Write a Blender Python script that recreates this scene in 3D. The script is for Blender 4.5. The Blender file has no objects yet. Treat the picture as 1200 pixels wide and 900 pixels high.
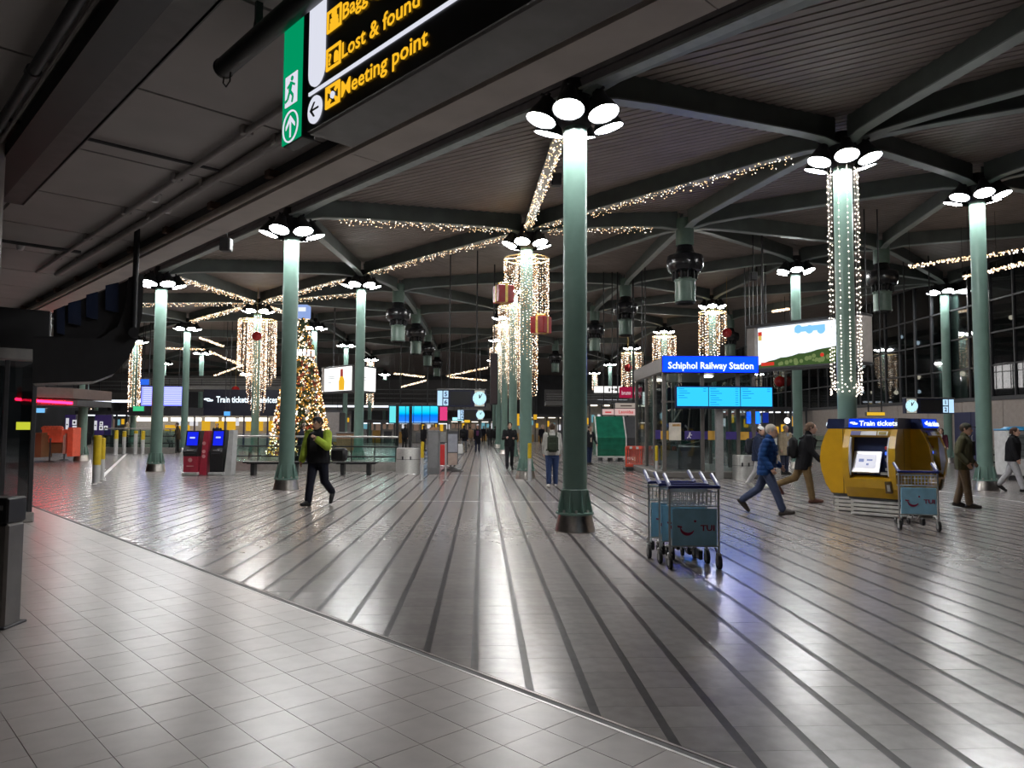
import bpy, bmesh, math, random
from mathutils import Vector, Matrix
random.seed(7)
SC = bpy.context.scene
COL = SC.collection
# ---------------------------------------------------------------- camera
CAM_H = 1.65
FPX = 867.0                                   # focal length in pixels of a 1200 px wide frame
PITCH = math.atan(50.5/FPX); ROLL = math.radians(0.35)
cam = bpy.data.cameras.new('camera'); cam.sensor_width = 36; cam.lens = FPX/1200*36
cam.clip_start = .05; cam.clip_end = 600
camo = bpy.data.objects.new('camera', cam); COL.objects.link(camo)
CR = Matrix.Rotation(math.pi/2+PITCH, 3, 'X') @ Matrix.Rotation(ROLL, 3, 'Z')
camo.matrix_world = Matrix.Translation((0, 0, CAM_H)) @ CR.to_4x4()
SC.camera = camo
# ---------------------------------------------------------------- night sky and exposure
wd = bpy.data.worlds.new('night'); SC.world = wd; wd.use_nodes = True
wd.node_tree.nodes['Background'].inputs[0].default_value = (.012, .016, .03, 1)
wd.node_tree.nodes['Background'].inputs[1].default_value = .35
SC.view_settings.view_transform = 'Standard'; SC.view_settings.look = 'None'
SC.view_settings.exposure = 0.0; SC.view_settings.gamma = 1.0; SC.view_settings.use_curve_mapping = False
LAMP_E = 135.0
FAIRY_E = 3.8
# ---------------------------------------------------------------- measuring helpers: rays of the survey photograph
def ray(px, py): return CR @ Vector(((px-600)/FPX, -(py-450)/FPX, -1))
def G(px, py, z=0.0):                          # point at height z
    d = ray(px, py); t = (z-CAM_H)/d.z
    return Vector((d.x*t, d.y*t, z))
def W(px, py, Y):                              # point at distance Y
    d = ray(px, py); t = Y/d.y
    return Vector((d.x*t, Y, CAM_H+d.z*t))
def X_at(px, Y, py=500): return W(px, py, Y).x
def Z_at(py, Y, px=600): return W(px, py, Y).z
# hall axes: U runs along the upper floor's edge, V across it
UA = math.radians(43.4)
U = Vector((-math.sin(UA), math.cos(UA), 0)); V = Vector((math.cos(UA), math.sin(UA), 0))
def UV(u, v, z=0): return U*u+V*v+Vector((0, 0, z))
# ---------------------------------------------------------------- materials
MATS = {}
def mat(name, color=(.5, .5, .5), rough=.5, metal=0., emit=0., ecol=None, noise=.12, nscale=6., spec=.5, rand=0., bump=0., coat=0., alpha=None):
    if name in MATS: return MATS[name]
    m = bpy.data.materials.new(name); m.use_nodes = True; MATS[name] = m
    nt = m.node_tree; b = nt.nodes['Principled BSDF']
    b.inputs['Base Color'].default_value = (*color, 1); b.inputs['Roughness'].default_value = rough
    b.inputs['Metallic'].default_value = metal; b.inputs['Specular IOR Level'].default_value = spec
    if coat: b.inputs['Coat Weight'].default_value = coat
    if emit:
        b.inputs['Emission Color'].default_value = (*(ecol or color), 1); b.inputs['Emission Strength'].default_value = emit
    if noise or rand:
        tc = nt.nodes.new('ShaderNodeTexCoord'); nz = nt.nodes.new('ShaderNodeTexNoise')
        nz.inputs['Scale'].default_value = nscale; nz.inputs['Detail'].default_value = 4
        nt.links.new(tc.outputs['Object'], nz.inputs['Vector'])
        mr = nt.nodes.new('ShaderNodeMapRange'); mr.inputs[1].default_value = .3; mr.inputs[2].default_value = .7
        mr.inputs[3].default_value = 1-noise; mr.inputs[4].default_value = 1+noise
        nt.links.new(nz.outputs[0], mr.inputs[0]); fac = mr.outputs[0]
        if rand:
            oi = nt.nodes.new('ShaderNodeObjectInfo'); mr2 = nt.nodes.new('ShaderNodeMapRange')
            mr2.inputs[3].default_value = 1-rand; mr2.inputs[4].default_value = 1+rand
            nt.links.new(oi.outputs['Random'], mr2.inputs[0])
            mu = nt.nodes.new('ShaderNodeMath'); mu.operation = 'MULTIPLY'
            nt.links.new(fac, mu.inputs[0]); nt.links.new(mr2.outputs[0], mu.inputs[1]); fac = mu.outputs[0]
        vm = nt.nodes.new('ShaderNodeVectorMath'); vm.operation = 'SCALE'; vm.inputs[0].default_value = color
        nt.links.new(fac, vm.inputs['Scale']); nt.links.new(vm.outputs[0], b.inputs['Base Color'])
        if bump:
            bp = nt.nodes.new('ShaderNodeBump'); bp.inputs['Strength'].default_value = bump; bp.inputs['Distance'].default_value = .01
            nt.links.new(nz.outputs[0], bp.inputs['Height']); nt.links.new(bp.outputs[0], b.inputs['Normal'])
    return m
def emis(name, color, strength, sample=True):
    if name in MATS: return MATS[name]
    m = bpy.data.materials.new(name); m.use_nodes = True; MATS[name] = m
    nt = m.node_tree; nt.nodes.clear()
    e = nt.nodes.new('ShaderNodeEmission'); e.inputs[0].default_value = (*color, 1); e.inputs[1].default_value = strength
    o = nt.nodes.new('ShaderNodeOutputMaterial'); nt.links.new(e.outputs[0], o.inputs[0])
    if not sample: m.cycles.emission_sampling = 'NONE'
    return m
def glass(name, tint=(.9, .95, .95), refl=.12, rough=.03):
    if name in MATS: return MATS[name]
    m = bpy.data.materials.new(name); m.use_nodes = True; MATS[name] = m
    nt = m.node_tree; nt.nodes.clear()
    t = nt.nodes.new('ShaderNodeBsdfTransparent'); t.inputs[0].default_value = (*tint, 1)
    g = nt.nodes.new('ShaderNodeBsdfGlossy'); g.inputs['Roughness'].default_value = rough
    fr = nt.nodes.new('ShaderNodeLayerWeight'); fr.inputs[0].default_value = .25
    mr = nt.nodes.new('ShaderNodeMapRange'); mr.inputs[3].default_value = refl*.5; mr.inputs[4].default_value = min(1, refl*4)
    nt.links.new(fr.outputs['Fresnel'], mr.inputs[0])
    mx = nt.nodes.new('ShaderNodeMixShader'); o = nt.nodes.new('ShaderNodeOutputMaterial')
    nt.links.new(mr.outputs[0], mx.inputs[0]); nt.links.new(t.outputs[0], mx.inputs[1]); nt.links.new(g.outputs[0], mx.inputs[2])
    nt.links.new(mx.outputs[0], o.inputs[0])
    return m
# ---------------------------------------------------------------- mesh builder
class MB:
    def __init__(s): s.v = []; s.f = []; s.m = []; s.mi = 0
    def add(s, vs, fs):
        n = len(s.v); s.v += [tuple(p) for p in vs]; s.f += [tuple(i+n for i in f) for f in fs]; s.m += [s.mi]*len(fs); return s
    def box(s, c, d, rz=0, rx=0, ry=0):
        R = Matrix.Rotation(rz, 3, 'Z') @ Matrix.Rotation(ry, 3, 'Y') @ Matrix.Rotation(rx, 3, 'X'); c = Vector(c)
        vs = [c+R @ Vector((x*d[0]/2, y*d[1]/2, z*d[2]/2)) for z in (-1, 1) for y in (-1, 1) for x in (-1, 1)]
        return s.add(vs, [(0, 2, 3, 1), (4, 5, 7, 6), (0, 1, 5, 4), (2, 6, 7, 3), (0, 4, 6, 2), (1, 3, 7, 5)])
    def bbox(s, c, d, b=.01, rz=0):            # box with chamfered edges
        bm = bmesh.new(); bmesh.ops.create_cube(bm, size=1)
        for v in bm.verts: v.co = Vector((v.co.x*d[0], v.co.y*d[1], v.co.z*d[2]))
        bmesh.ops.bevel(bm, geom=bm.edges[:], offset=min(b, min(d)*.45), segments=1, affect='EDGES')
        R = Matrix.Rotation(rz, 3, 'Z'); c = Vector(c); bm.verts.index_update()
        s.add([c+R @ v.co for v in bm.verts], [[v.index for v in f.verts] for f in bm.faces]); bm.free(); return s
    def tube(s, p0, p1, r0, r1=None, n=10, caps=True):
        p0, p1 = Vector(p0), Vector(p1); r1 = r0 if r1 is None else r1
        d = (p1-p0); q = d.to_track_quat('Z', 'Y') if d.length > 1e-9 else Vector((0, 0, 1)).to_track_quat('Z', 'Y')
        vs = []
        for p, r in ((p0, r0), (p1, r1)):
            vs += [p+q @ Vector((r*math.cos(2*math.pi*i/n), r*math.sin(2*math.pi*i/n), 0)) for i in range(n)]
        fs = [(i, (i+1) % n, n+(i+1) % n, n+i) for i in range(n)]
        if caps: fs += [tuple(range(n-1, -1, -1)), tuple(range(n, 2*n))]
        return s.add(vs, fs)
    def path(s, pts, r, n=8):                  # round bar along a polyline
        pts = [Vector(p) for p in pts]; vs = []; L = len(pts)
        for k, p in enumerate(pts):
            d = (pts[min(k+1, L-1)]-pts[max(k-1, 0)]).normalized()
            q = d.to_track_quat('Z', 'Y')
            a = q @ Vector((1, 0, 0)); b = q @ Vector((0, 1, 0))
            if k and (a0.dot(a) < .99):
                a = (a0-d*a0.dot(d)).normalized(); b = d.cross(a)
            a0 = a
            vs += [p+a*(r*math.cos(2*math.pi*i/n))+b*(r*math.sin(2*math.pi*i/n)) for i in range(n)]
        fs = [(k*n+i, k*n+(i+1) % n, (k+1)*n+(i+1) % n, (k+1)*n+i) for k in range(L-1) for i in range(n)]
        fs += [tuple(range(n-1, -1, -1)), tuple(range((L-1)*n, L*n))]
        return s.add(vs, fs)
    def lathe(s, prof, n=20, c=(0, 0, 0), q=None):
        c = Vector(c); vs = []; L = len(prof)
        for r, z in prof:
            for i in range(n):
                p = Vector((r*math.cos(2*math.pi*i/n), r*math.sin(2*math.pi*i/n), z)); vs.append(c+(q @ p if q else p))
        fs = [(k*n+i, k*n+(i+1) % n, (k+1)*n+(i+1) % n, (k+1)*n+i) for k in range(L-1) for i in range(n)]
        if prof[0][0] > 1e-5: fs.append(tuple(range(n-1, -1, -1)))
        if prof[-1][0] > 1e-5: fs.append(tuple(range((L-1)*n, L*n)))
        return s.add(vs, fs)
    def ball(s, c, r, n=10, m=6, sc=(1, 1, 1)):
        c = Vector(c); vs = []; 
        for k in range(m+1):
            t = math.pi*k/m
            for i in range(n):
                a = 2*math.pi*i/n
                vs.append(c+Vector((r*sc[0]*math.sin(t)*math.cos(a), r*sc[1]*math.sin(t)*math.sin(a), r*sc[2]*math.cos(t))))
        return s.add(vs, [(k*n+i, (k+1)*n+i, (k+1)*n+(i+1) % n, k*n+(i+1) % n) for k in range(m) for i in range(n)])
    def prism(s, poly, axis, a, b):            # poly extruded along axis ('x','y','z') from a to b
        def P(p, t): return (t, p[0], p[1]) if axis == 'x' else (p[0], t, p[1]) if axis == 'y' else (p[0], p[1], t)
        n = len(poly); vs = [P(p, a) for p in poly]+[P(p, b) for p in poly]
        return s.add(vs, [tuple(range(n-1, -1, -1)), tuple(range(n, 2*n))]+[(i, (i+1) % n, n+(i+1) % n, n+i) for i in range(n)])
    def octa(s, c, r):
        x, y, z = c
        return s.add([(x+r, y, z), (x-r, y, z), (x, y+r, z), (x, y-r, z), (x, y, z+r), (x, y, z-r)],
                     [(0, 2, 4), (2, 1, 4), (1, 3, 4), (3, 0, 4), (2, 0, 5), (1, 2, 5), (3, 1, 5), (0, 3, 5)])
    def quad(s, a, b, c, d): return s.add([a, b, c, d], [(0, 1, 2, 3)])
    def mesh(s, name, mats, smooth=False):
        me = bpy.data.meshes.new(name); me.from_pydata(s.v, [], s.f)
        for m in (mats if isinstance(mats, (list, tuple)) else [mats]): me.materials.append(m)
        if any(s.m): me.polygons.foreach_set('material_index', s.m)
        bm = bmesh.new(); bm.from_mesh(me); bmesh.ops.recalc_face_normals(bm, faces=bm.faces[:])
        if smooth:
            for f in bm.faces: f.smooth = True
            for e in bm.edges:
                if len(e.link_faces) == 2 and e.calc_face_angle(0) > math.radians(38): e.smooth = False
        bm.to_mesh(me); bm.free()
        return me
    def build(s, name, mats, parent=None, loc=(0, 0, 0), rz=0, smooth=False, label=None):
        return obj(name, s.mesh(name, mats, smooth), parent, loc, rz, label)
def obj(name, me, parent=None, loc=(0, 0, 0), rz=0, label=None):
    o = bpy.data.objects.new(name, me); COL.objects.link(o); o.location = loc; o.rotation_euler = (0, 0, rz)
    if parent: o.parent = parent
    if label: o['label'] = label
    return o
def tag(o, label=None, cat=None, group=None, kind=None):
    if label: o['label'] = label
    if cat: o['category'] = cat
    if group: o['group'] = group
    if kind: o['kind'] = kind
    return o
def thing(name, label, cat, loc=(0, 0, 0), rz=0, group=None):
    o = bpy.data.objects.new(name, None); COL.objects.link(o); o.location = loc; o.rotation_euler = (0, 0, rz)
    o.empty_display_size = .2
    return tag(o, label, cat, group)
def struct(o, label=None, cat=None): return tag(o, label, cat, None, 'structure')
def kids(o): return CHILD.get(o.name, list(o.children))
CHILD = {}
def dup(root, loc, rz=0, label=None, scale=None):
    def cp(o, par):
        c = o.copy(); COL.objects.link(c); c.parent = par
        for ch in list(o.children): cp(ch, c)
        return c
    r = cp(root, None); r.location = loc; r.rotation_euler = (0, 0, rz)
    if scale: r.scale = scale if isinstance(scale, (tuple, list)) else (scale,)*3
    if label: r['label'] = label
    return r
_tc = {}
def text(body, size, m, parent, loc, rz=0, align='LEFT', bold=.0, name='lettering', rx=math.pi/2, ext=.002, shear=0, label=None, sx=1.):
    key = (body, size, align, bold, ext, shear, m.name, sx)
    if key not in _tc:
        cu = bpy.data.curves.new('lettering', 'FONT'); cu.body = body; cu.size = size; cu.align_x = align; cu.offset = bold*size
        cu.extrude = ext; cu.resolution_u = 2; cu.shear = shear
        t = bpy.data.objects.new('tmp_text', cu); COL.objects.link(t)
        me = bpy.data.meshes.new_from_object(t.evaluated_get(bpy.context.evaluated_depsgraph_get()))
        if sx != 1:
            for v in me.vertices: v.co.x *= sx
        bpy.data.objects.remove(t); bpy.data.curves.remove(cu); me.materials.clear(); me.materials.append(m); _tc[key] = me
        me.name = 'lettering'
    o = obj(name, _tc[key], parent, loc, 0, label); o.rotation_euler = (rx, 0, rz); return o
def clip(poly, n, d):                          # keep the side where p.n >= d (2-D)
    out = []
    for i in range(len(poly)):
        a, b = poly[i], poly[(i+1) % len(poly)]; da = a[0]*n[0]+a[1]*n[1]-d; db = b[0]*n[0]+b[1]*n[1]-d
        if da >= 0: out.append(a)
        if (da >= 0) != (db >= 0):
            t = da/(da-db); out.append((a[0]+(b[0]-a[0])*t, a[1]+(b[1]-a[1])*t))
    return out
# ---------------------------------------------------------------- shared materials
M_STEEL = mat('brushed_steel', (.5, .49, .47), .34, .55, noise=.1, nscale=20)
M_CHROME = mat('chrome', (.75, .75, .75), .15, 1., noise=0)
M_BLACK = mat('black_paint', (.014, .014, .016), .45)
M_DKGREY = mat('dark_grey_paint', (.05, .05, .055), .5)
M_GREY = mat('grey_paint', (.2, .2, .2), .5)
M_WHITE = mat('white_paint', (.7, .7, .7), .45)
M_GREEN = mat('mint_column_paint', (.17, .275, .235), .32, noise=.08, nscale=3)
M_BEAM = mat('beam_web_shaded', (.1, .118, .11), .5, noise=.15, nscale=2)  # roof beam web: its shade is put into the colour
M_YEL = mat('yellow_plastic', (.72, .48, .02), .4)
M_RED = mat('red_plastic', (.55, .05, .04), .4)
M_NAVY = mat('navy_paint', (.012, .016, .07), .35)
M_RUBBER = mat('rubber', (.02, .02, .02), .7)
M_LENS = emis('lamp_lens_glow', (.99, .985, .975), LAMP_E)
M_FAIRY = emis('fairy_warm', (1., .66, .36), FAIRY_E*.75)
M_FAIRYW = emis('fairy_white', (1., .86, .73), FAIRY_E*1.3)
M_FAIRYD = emis('fairy_dim', (.8, .45, .24), FAIRY_E*.35)
M_GLASS = glass('clear_glass')
M_GLASSD = glass('dark_glass', (.55, .6, .62), .16)
# ================================================================ STRUCTURE
S_A = math.atan(-35.5/FPX); S = Vector((math.sin(S_A), math.cos(S_A), 0)); T = Vector((math.cos(S_A), -math.sin(S_A), 0))
def TS(t, s, z=0): return T*t+S*s+Vector((0, 0, z))
V_EDGE = 3.31
def on_view(p, m=.6): return p.y > 2.3 and abs(p.x) < .72*p.y+m
M_TILE_H = mat('polished_grey_stone', (.222, .2, .192), .23, noise=.1, nscale=9, spec=.55, rand=.07)
M_STRIP = mat('dark_stone_strip', (.058, .052, .053), .3, noise=.15, nscale=12, spec=.06)
M_GROUT = mat('dark_grout', (.06, .055, .053), .45)
M_TILE_N = mat('pale_ceramic_tile', (.43, .39, .372), .3, noise=.07, nscale=7, spec=.5, rand=.05)
M_GROUTN = mat('brown_grout', (.1, .088, .08), .7)
# --- hall floor: base, dark strips every 353 mm, square stone tiles between them
def halfplane_poly(sgn):
    big = [(-130, -20), (70, -20), (70, 130), (-130, 130)]
    return clip(big, (V.x*sgn, V.y*sgn), V_EDGE*sgn)
hall = halfplane_poly(1); m = MB(); m.prism(hall, 'z', -.3, -.0022)
floor = struct(m.build('floor', M_GROUT)); tag(floor, 'polished grey stone hall floor with dark parallel strips')
near = halfplane_poly(-1); m = MB(); m.prism(near, 'z', -.3, -.006)
floor2 = struct(m.build('floor', M_GROUTN)); tag(floor2, 'pale square tiled floor in the foreground below the low ceiling')
PITCH_T = .3535; T0 = -.387; TW = .30; JT = .31
def tile_mesh(name, poly, M):
    mm = MB(); mm.prism(poly, 'z', -.006, 0); return mm.mesh(name, M)
sq = []                                                     # (distance, parent, polygon in world xy, full)
S_FAR = 11.5
far_m = MB(); str_n = 0
for k in range(-190, 150):
    tc = T0+k*PITCH_T
    # strip polygon
    p = [TS(tc-.026, -15), TS(tc+.026, -15), TS(tc+.026, 118), TS(tc-.026, 118)]
    pl = clip([(q.x, q.y) for q in p], (V.x, V.y), V_EDGE+.05)
    if len(pl) > 2:
        mm = MB(); mm.prism(pl, 'z', -.006, -.0007)
        if abs(tc) < 48:
            str_n += 1; o = mm.build('dark_strip', M_STRIP, floor)
        else: far_m.mi = 1; far_m.prism(pl, 'z', -.006, -.0007); far_m.mi = 0
    ta = tc+PITCH_T/2-TW/2; off = .31*random.random()*0+.12
    s_lo = None
    for j in range(-10, int(S_FAR/JT)+1):
        s0 = j*JT+off
        c = TS(ta+TW/2, s0+JT/2)
        if c.dot(V) < V_EDGE-.3 or not on_view(c): continue
        pl = [TS(ta, s0+.0012), TS(ta+TW, s0+.0012), TS(ta+TW, s0+JT-.0012), TS(ta, s0+JT-.0012)]
        pl = [(q.x, q.y) for q in pl]; full = all(q[0]*V.x+q[1]*V.y > V_EDGE+.05 for q in pl)
        if not full: pl = clip(pl, (V.x, V.y), V_EDGE+.05)
        if len(pl) > 2: sq.append((c.length, pl, full, c))
    # long slabs beyond the tiles that can be told apart, and to both sides of the view
    pl = clip([(q.x, q.y) for q in (TS(ta, math.ceil(S_FAR/JT)*JT+off-JT*0), TS(ta+TW, math.ceil(S_FAR/JT)*JT+off), TS(ta+TW, 118), TS(ta, 118))], (V.x, V.y), V_EDGE+.05)
    if len(pl) > 2: far_m.prism(pl, 'z', -.006, 0)
    s_edge = (abs(ta)+1)/.72
    pl = clip([(q.x, q.y) for q in (TS(ta, -15), TS(ta+TW, -15), TS(ta+TW, min(s_edge, S_FAR)-1.2), TS(ta, min(s_edge, S_FAR)-1.2))], (V.x, V.y), V_EDGE+.05)
    if len(pl) > 2 and abs(ta) > 2.5: far_m.prism(pl, 'z', -.006, -.0005)
far_m.build('stone_slab', [M_TILE_H, M_STRIP], floor)['kind'] = 'stuff'
sq.sort(key=lambda a: a[0])
base_me = tile_mesh('tile', [(q.x, q.y) for q in (TS(-TW/2, -JT/2+.0012), TS(TW/2, -JT/2+.0012), TS(TW/2, JT/2-.0012), TS(-TW/2, JT/2-.0012))], M_TILE_H)
for d, pl, full, c in sq[:290]:
    if full: obj('tile', base_me, floor, (c.x, c.y, random.uniform(-.0004, .0004)))
    else: obj('tile', tile_mesh('tile', pl, M_TILE_H), floor)
mm = MB()
for d, pl, full, c in sq[290:]: mm.prism(pl, 'z', -.006, 0)
mm.build('stone_tiles', M_TILE_H, floor)['kind'] = 'stuff'
# --- foreground floor of 300 mm tiles on the U/V axes
nt_ = []; P0 = .303
for i in range(-12, 60):
    for j in range(-40, 2):
        u0, v0 = 2.888+i*P0-.303*8, 2.985+j*P0
        c = UV(u0+P0/2, v0+P0/2)
        if c.y < .6 or abs(c.x) > .72*c.y+1.2 or c.dot(V) > V_EDGE+.2: continue
        pl = [UV(u0+.002, v0+.002), UV(u0+P0-.002, v0+.002), UV(u0+P0-.002, v0+P0-.002), UV(u0+.002, v0+P0-.002)]
        if i == 33: pl[1] = UV(u0+P0-.011, v0+.002); pl[2] = UV(u0+P0-.011, v0+P0-.002)
        pl = [(q.x, q.y) for q in pl]; full = all(q[0]*V.x+q[1]*V.y < V_EDGE-.05 for q in pl) and i != 33
        if not full: pl = clip(pl, (-V.x, -V.y), -(V_EDGE-.045))
        if len(pl) > 2: nt_.append((c.length if on_view(c, .2) else c.length+30, pl, full, c))
nt_.sort(key=lambda a: a[0])
base_n = tile_mesh('tile', [(q.x, q.y) for q in (UV(-P0/2+.002, -P0/2+.002), UV(P0/2-.002, -P0/2+.002), UV(P0/2-.002, P0/2-.002), UV(-P0/2+.002, P0/2-.002))], M_TILE_N)
for d, pl, full, c in nt_[:295]:
    if full: obj('tile', base_n, floor2, (c.x, c.y, random.uniform(-.0005, .0005)))
    else: obj('tile', tile_mesh('tile', pl, M_TILE_N), floor2)
mm = MB()
for d, pl, full, c in nt_[295:]: mm.prism(pl, 'z', -.006, random.uniform(-.0005, .0005))
mm.build('ceramic_tiles', M_TILE_N, floor2)['kind'] = 'stuff'
# --- metal joint profile between both floors
tr = struct(bpy.data.objects.new('trim_1', None)); COL.objects.link(tr); tag(tr, 'twin metal joint profile between tiled floor and striped floor')
def uvbar(u0, u1, v0, v1, z0, z1):
    mm = MB(); pl = [UV(u0, v0), UV(u1, v0), UV(u1, v1), UV(u0, v1)]
    mm.prism([(q.x, q.y) for q in pl], 'z', z0, z1); return mm
uvbar(-6, 60, V_EDGE-.042, V_EDGE-.022, -.006, .001).build('steel_rail', M_STEEL, tr)
uvbar(-6, 60, V_EDGE-.022, V_EDGE+.025, -.006, -.002).build('rubber_insert', mat('joint_rubber', (.03, .025, .025), .6), tr)
uvbar(-6, 60, V_EDGE+.025, V_EDGE+.045, -.006, .001).build('steel_rail', mat('dull_rail', (.18, .16, .15), .35, .8), tr)
# --- pale inlaid lines in the hall floor
M_INLAY = mat('pale_inlay', (.62, .6, .58), .35)
def inlay(n, a, b, w, lab):
    a, b = G(*a), G(*b); d = (b-a).normalized(); nn = Vector((-d.y, d.x, 0))*w/2
    mm = MB(); mm.prism([((a+nn).x, (a+nn).y), ((b+nn).x, (b+nn).y), ((b-nn).x, (b-nn).y), ((a-nn).x, (a-nn).y)], 'z', -.004, .0012)
    struct(mm.build('trim_%d' % n, M_INLAY)); COL.objects['trim_%d' % n]['label'] = lab
inlay(2, (195, 585), (900, 590), .035, 'thin pale inlay line across the hall floor in front of the near columns')
inlay(3, (500, 557), (1010, 558), .05, 'thin pale inlay line across the floor before the glass station entrance')
inlay(4, (1090, 574), (1330, 606), .07, 'broad white line on floor behind the ticket machines')
inlay(5, (110, 568), (150, 530), .12, 'white line on floor beside the left bollards')
# ---------------------------------------------------------------- roof
ZTK = [(4, 6.2), (9, 6.58), (16.7, 7.47), (24, 8.0), (33, 8.35), (60, 8.7), (140, 9.0)]
def zt(v):                                             # height of the column tops, the roof rises away from the upper floor
    for (a, za), (b, zb) in zip(ZTK, ZTK[1:]):
        if v <= b: return za+(zb-za)*max(0, (v-a))/(b-a)
    return ZTK[-1][1]
def zdeck(p): return zt(p.x*V.x+p.y*V.y)+1.12
M_DECK = mat('taupe_roof_deck', (.255, .215, .195), .6, noise=.12, nscale=1.5)
M_GROOVE = mat('deck_groove_shade', (.018, .016, .016), .8)  # shade of the recessed grooves put into the colour for rib contrast
RA = math.radians(63); RD = Vector((-math.sin(RA), math.cos(RA), 0)); RN = Vector((math.cos(RA), math.sin(RA), 0))
ceiling = bpy.data.objects.new('ceiling', None); COL.objects.link(ceiling); struct(ceiling, 'dark ribbed metal roof on green beams over the hall')
pans, groove = MB(), MB(); PW = .26
for i in range(-60, 520):
    a = i*PW
    ts = []
    for j in range(-30, 62):
        t = j*2.2; p = RN*a+RD*t
        if p.dot(V) > 4.2 and p.y > -6 and abs(p.x) < .78*max(p.y, 0)+14 and p.y < 118: ts.append(t)
    if len(ts) < 2: continue
    for mb, w0, w1, dz in ((pans, 0, PW*.62, 0), (groove, PW*.62, PW, .095)):
        vs = []
        for t in ts:
            p = RN*a+RD*t; z = zdeck(p)
            q0, q1 = RN*(a+w0)+RD*t, RN*(a+w1)+RD*t
            vs += [(q0.x, q0.y, z+dz+.1-(0 if dz else 0)) if False else (q0.x, q0.y, z+.1), (q0.x, q0.y, z+dz), (q1.x, q1.y, z+dz), (q1.x, q1.y, z+.1)]
        n = len(ts); fs = []
        for k in range(n-1):
            b = k*4
            fs.append((b+1, b+2, b+6, b+5))
            if not dz: fs += [(b, b+1, b+5, b+4), (b+2, b+3, b+7, b+6)]
        mb.add(vs, fs)
pans.build('deck_ribs', M_DECK, ceiling)['kind'] = 'stuff'; groove.build('deck_grooves', M_GROOVE, ceiling)['kind'] = 'stuff'
# roof skin above the deck
mm = MB(); vs = []
for u_, v_ in [(-60, 4.2), (150, 4.2), (150, 130), (-60, 130)]:
    q = UV(u_, v_); vs.append((q.x, q.y, 10.6))
mm.quad(*vs); mm.build('roof_skin', M_DKGREY, ceiling)
# ---------------------------------------------------------------- column positions
COLS = []
def colspot(name, px, top, u=None, v=None, z=None, Y=None):
    if u is not None: p = UV(u, v)
    elif Y: p = Vector((X_at(px, Y), Y, 0))
    else:
        Y = 40
        for _ in range(25):
            p = Vector((X_at(px, Y), Y, 0)); Y = FPX*((z or zt(p.dot(V)))-CAM_H)/(500.5-top)
        p = Vector((X_at(px, Y), Y, 0))
    zz = z or zt(p.dot(V))
    COLS.append((name, p, zz)); return p
colspot('A1', 676, 150, 8.0, 8.97); colspot('A2', 333, 280, 18, 9.0); colspot('A3', 178, 335, 28, 9.0); colspot('A4', 90, 0, 38, 9.0)
colspot('B0', 983, 200, 6.7, 16.4); colspot('B1', 617, 290, 17, 16.7); colspot('B2', 426, 337, 27, 16.7); colspot('B3', 303, 366, 37, 16.7); colspot('B4', 220, 387, 47, 16.7)
colspot('B5', 158, 404, 57, 16.7)
colspot('C0', 1153, 236, Y=20.4, z=8.02)
for nm, px, top in (('C2', 601, 344), ('C3', 591, 375), ('D1', 935, 318), ('D0', 1111, 341), ('D2', 836, 360), ('D3', 779, 390), ('D4', 741, 409),
                    ('E1', 715, 428), ('E2', 234, 418), ('E3', 366, 388), ('E4', 404, 408), ('E5', 450, 441), ('E6', 463, 456), ('E7', 190, 430),
                    ('E8', 152, 445), ('E9', 243, 452), ('F1', 584, 401), ('F2', 579, 424), ('F3', 433, 424), ('F4', 287, 441), ('F5', 915, 428), ('F6', 112, 432), ('F7', 631, 450), ('F8', 697, 438)):
    colspot(nm, px, top)
CP = {n: (p, z) for n, p, z in COLS}
# nodes that carry ventilation units instead of columns
VENT = {}
for nm, px, Y in (('V1', 803, 24.4), ('V2', 733, 36.5), ('V3', 697, 46), ('V4', 467, 36), ('V5', 488, 46), ('V6', 502, 58), ('V7', 513, 72), ('V8', 1034, 29), ('V9', 855, 50), ('W1', 651, 66)):
    p = Vector((X_at(px, Y, 350), Y, 0)); VENT[nm] = (p, zt(p.dot(V)))
NODES = {**CP, **VENT}
for nm, p in (('X1', Vector((8.4, 5.0, 0))), ('X2', CP['B0'][0]-U*9), ('X3', CP['C0'][0]+Vector((2.6, -8.2, 0))), ('X4', CP['C0'][0]-U*8.6+V*1), ('X5', UV(-2, 8.97)), ('X6', Vector((24, 26, 0))), ('X7', UV(48, 9))):
    NODES[nm] = (p, zt(p.dot(V)))
M_FLANGE = mat('beam_flange_lit', (.25, .285, .27), .45, noise=.12, nscale=2)  # same paint as the web, lightened in colour for light from the lamps
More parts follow.
